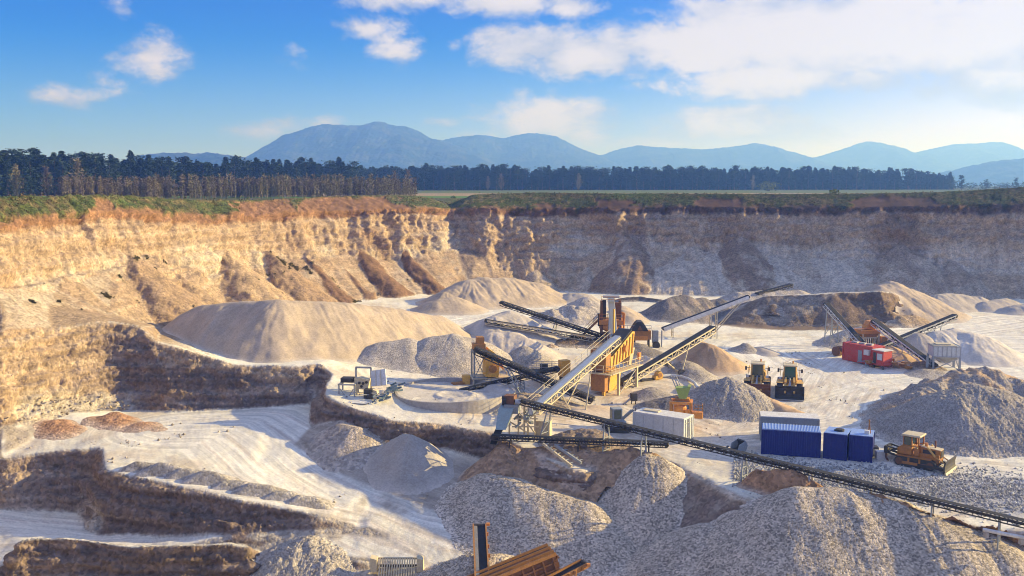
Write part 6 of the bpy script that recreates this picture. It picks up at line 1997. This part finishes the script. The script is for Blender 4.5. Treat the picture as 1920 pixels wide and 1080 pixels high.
for u, v, a, b, w in CL:
    if u == 32: continue
    r = ray(u, v)
    A, E = math.atan2(r[0], r[1]), math.asin(r[2] / math.sqrt(r[0] ** 2 + r[1] ** 2 + r[2] ** 2))
    vm = WN.new("ShaderNodeVectorMath"); vm.operation = "MULTIPLY_ADD"
    ka, kb = F / a / 1.25, F / b / 1.25
    WL.new(cb.outputs[0], vm.inputs[0]); vm.inputs[1].default_value = (ka, kb, 0); vm.inputs[2].default_value = (-A * ka, -E * kb, 0)
    ln = WN.new("ShaderNodeVectorMath"); ln.operation = "LENGTH"
    WL.new(vm.outputs[0], ln.inputs[0])
    q = wmath("MULTIPLY_ADD", ln.outputs["Value"], -w, w)
    dens = q if dens is None else wmath("MAXIMUM", dens, q)
cov = wmath("MULTIPLY_ADD", nn, 2.5, dens)
alpha = wrange(cov, .02, .72, 0, .94)
fade = wrange(el, .0, .09, .55, 1)
alpha = wmath("MULTIPLY", alpha, fade)
cs1 = wnoise(10, 8, .6, 5.5, sq=2.6)
shade = wrange(wmath("MULTIPLY_ADD", cov, -.35, cs1), .1, .5, 1.0, .0)
# grey base of the long cloud at the top
rgb1 = WN.new("ShaderNodeMix"); rgb1.data_type = "RGBA"
rgb1.inputs[6].default_value = (4.4, 4.7, 6.0, 1); rgb1.inputs[7].default_value = (7.4, 7.0, 7.4, 1)
WL.new(shade, rgb1.inputs[0])
# milky air that thickens towards the sun's side and the horizon
hs = WN.new("ShaderNodeHueSaturation")
hs.inputs["Saturation"].default_value, hs.inputs["Value"].default_value = 1.35, 1.0
WL.new(sky.outputs[0], hs.inputs["Color"])
tint = WN.new("ShaderNodeMix"); tint.data_type = "RGBA"; tint.blend_type = "MULTIPLY"
tint.inputs[0].default_value = 1
tint.inputs[7].default_value = (.04, .70, 1.6, 1)
WL.new(hs.outputs[0], tint.inputs[6])
milk = WN.new("ShaderNodeMix"); milk.data_type = "RGBA"
milk.inputs[7].default_value = (4.6, 5.6, 7.2, 1)
mc_ = WN.new("ShaderNodeMix"); mc_.data_type = "RGBA"
mc_.inputs[6].default_value = (4.4, 5.2, 12.0, 1); mc_.inputs[7].default_value = (7.8, 7.2, 11.0, 1)
WL.new(wrange(az, -.2, .5, 0, 1), mc_.inputs[0])
WL.new(mc_.outputs[2], milk.inputs[7])
WL.new(tint.outputs[2], milk.inputs[6])
mk = wmath("MULTIPLY", wrange(el, -.03, .15, 1.0, .0), wrange(az, -.65, .5, .6, 1.2, False))
side = wmath('MULTIPLY', wmath('MULTIPLY', wrange(az, .05, .7, 0, .5), wrange(az, 1.4, 2.2, 1, 0)), wrange(el, .3, .9, 1, 0))
mk2 = wmath("ADD", mk, side, clamp=True)
WL.new(wmath("MINIMUM", mk2, .95), milk.inputs[0])
mx = WN.new("ShaderNodeMix"); mx.data_type = "RGBA"
WL.new(alpha, mx.inputs[0]); WL.new(milk.outputs[2], mx.inputs[6]); WL.new(rgb1.outputs[2], mx.inputs[7])
# unseen cloud cover added above the view to brighten the shade
hi = WN.new("ShaderNodeTexNoise"); hi.inputs["Scale"].default_value, hi.inputs["Detail"].default_value = 2.2, 8
WL.new(tcw.outputs["Generated"], hi.inputs["Vector"])
ha = wmath("MULTIPLY", wrange(hi.outputs["Fac"], .36, .6, 0, .9), wrange(el, .2, .42, 0, 1))
mh = WN.new("ShaderNodeMix"); mh.data_type = "RGBA"
mh.inputs[7].default_value = (4.6, 5.4, 8.0, 1)
WL.new(ha, mh.inputs[0]); WL.new(mx.outputs[2], mh.inputs[6])
WL.new(mh.outputs[2], bg.inputs[0])
wd.cycles.sampling_method = 'MANUAL'
wd.cycles.sample_map_resolution = 1024
SC.view_settings.view_transform = 'Standard'
SC.view_settings.look = 'None'
SC.view_settings.gamma = 1
SC.view_settings.exposure = .8
SC.render.engine = 'CYCLES'
SC.cycles.max_bounces = 5
SC.render.filter_size = 1.0
SC.cycles.filter_width = 1.0
SC.cycles.diffuse_bounces = 3
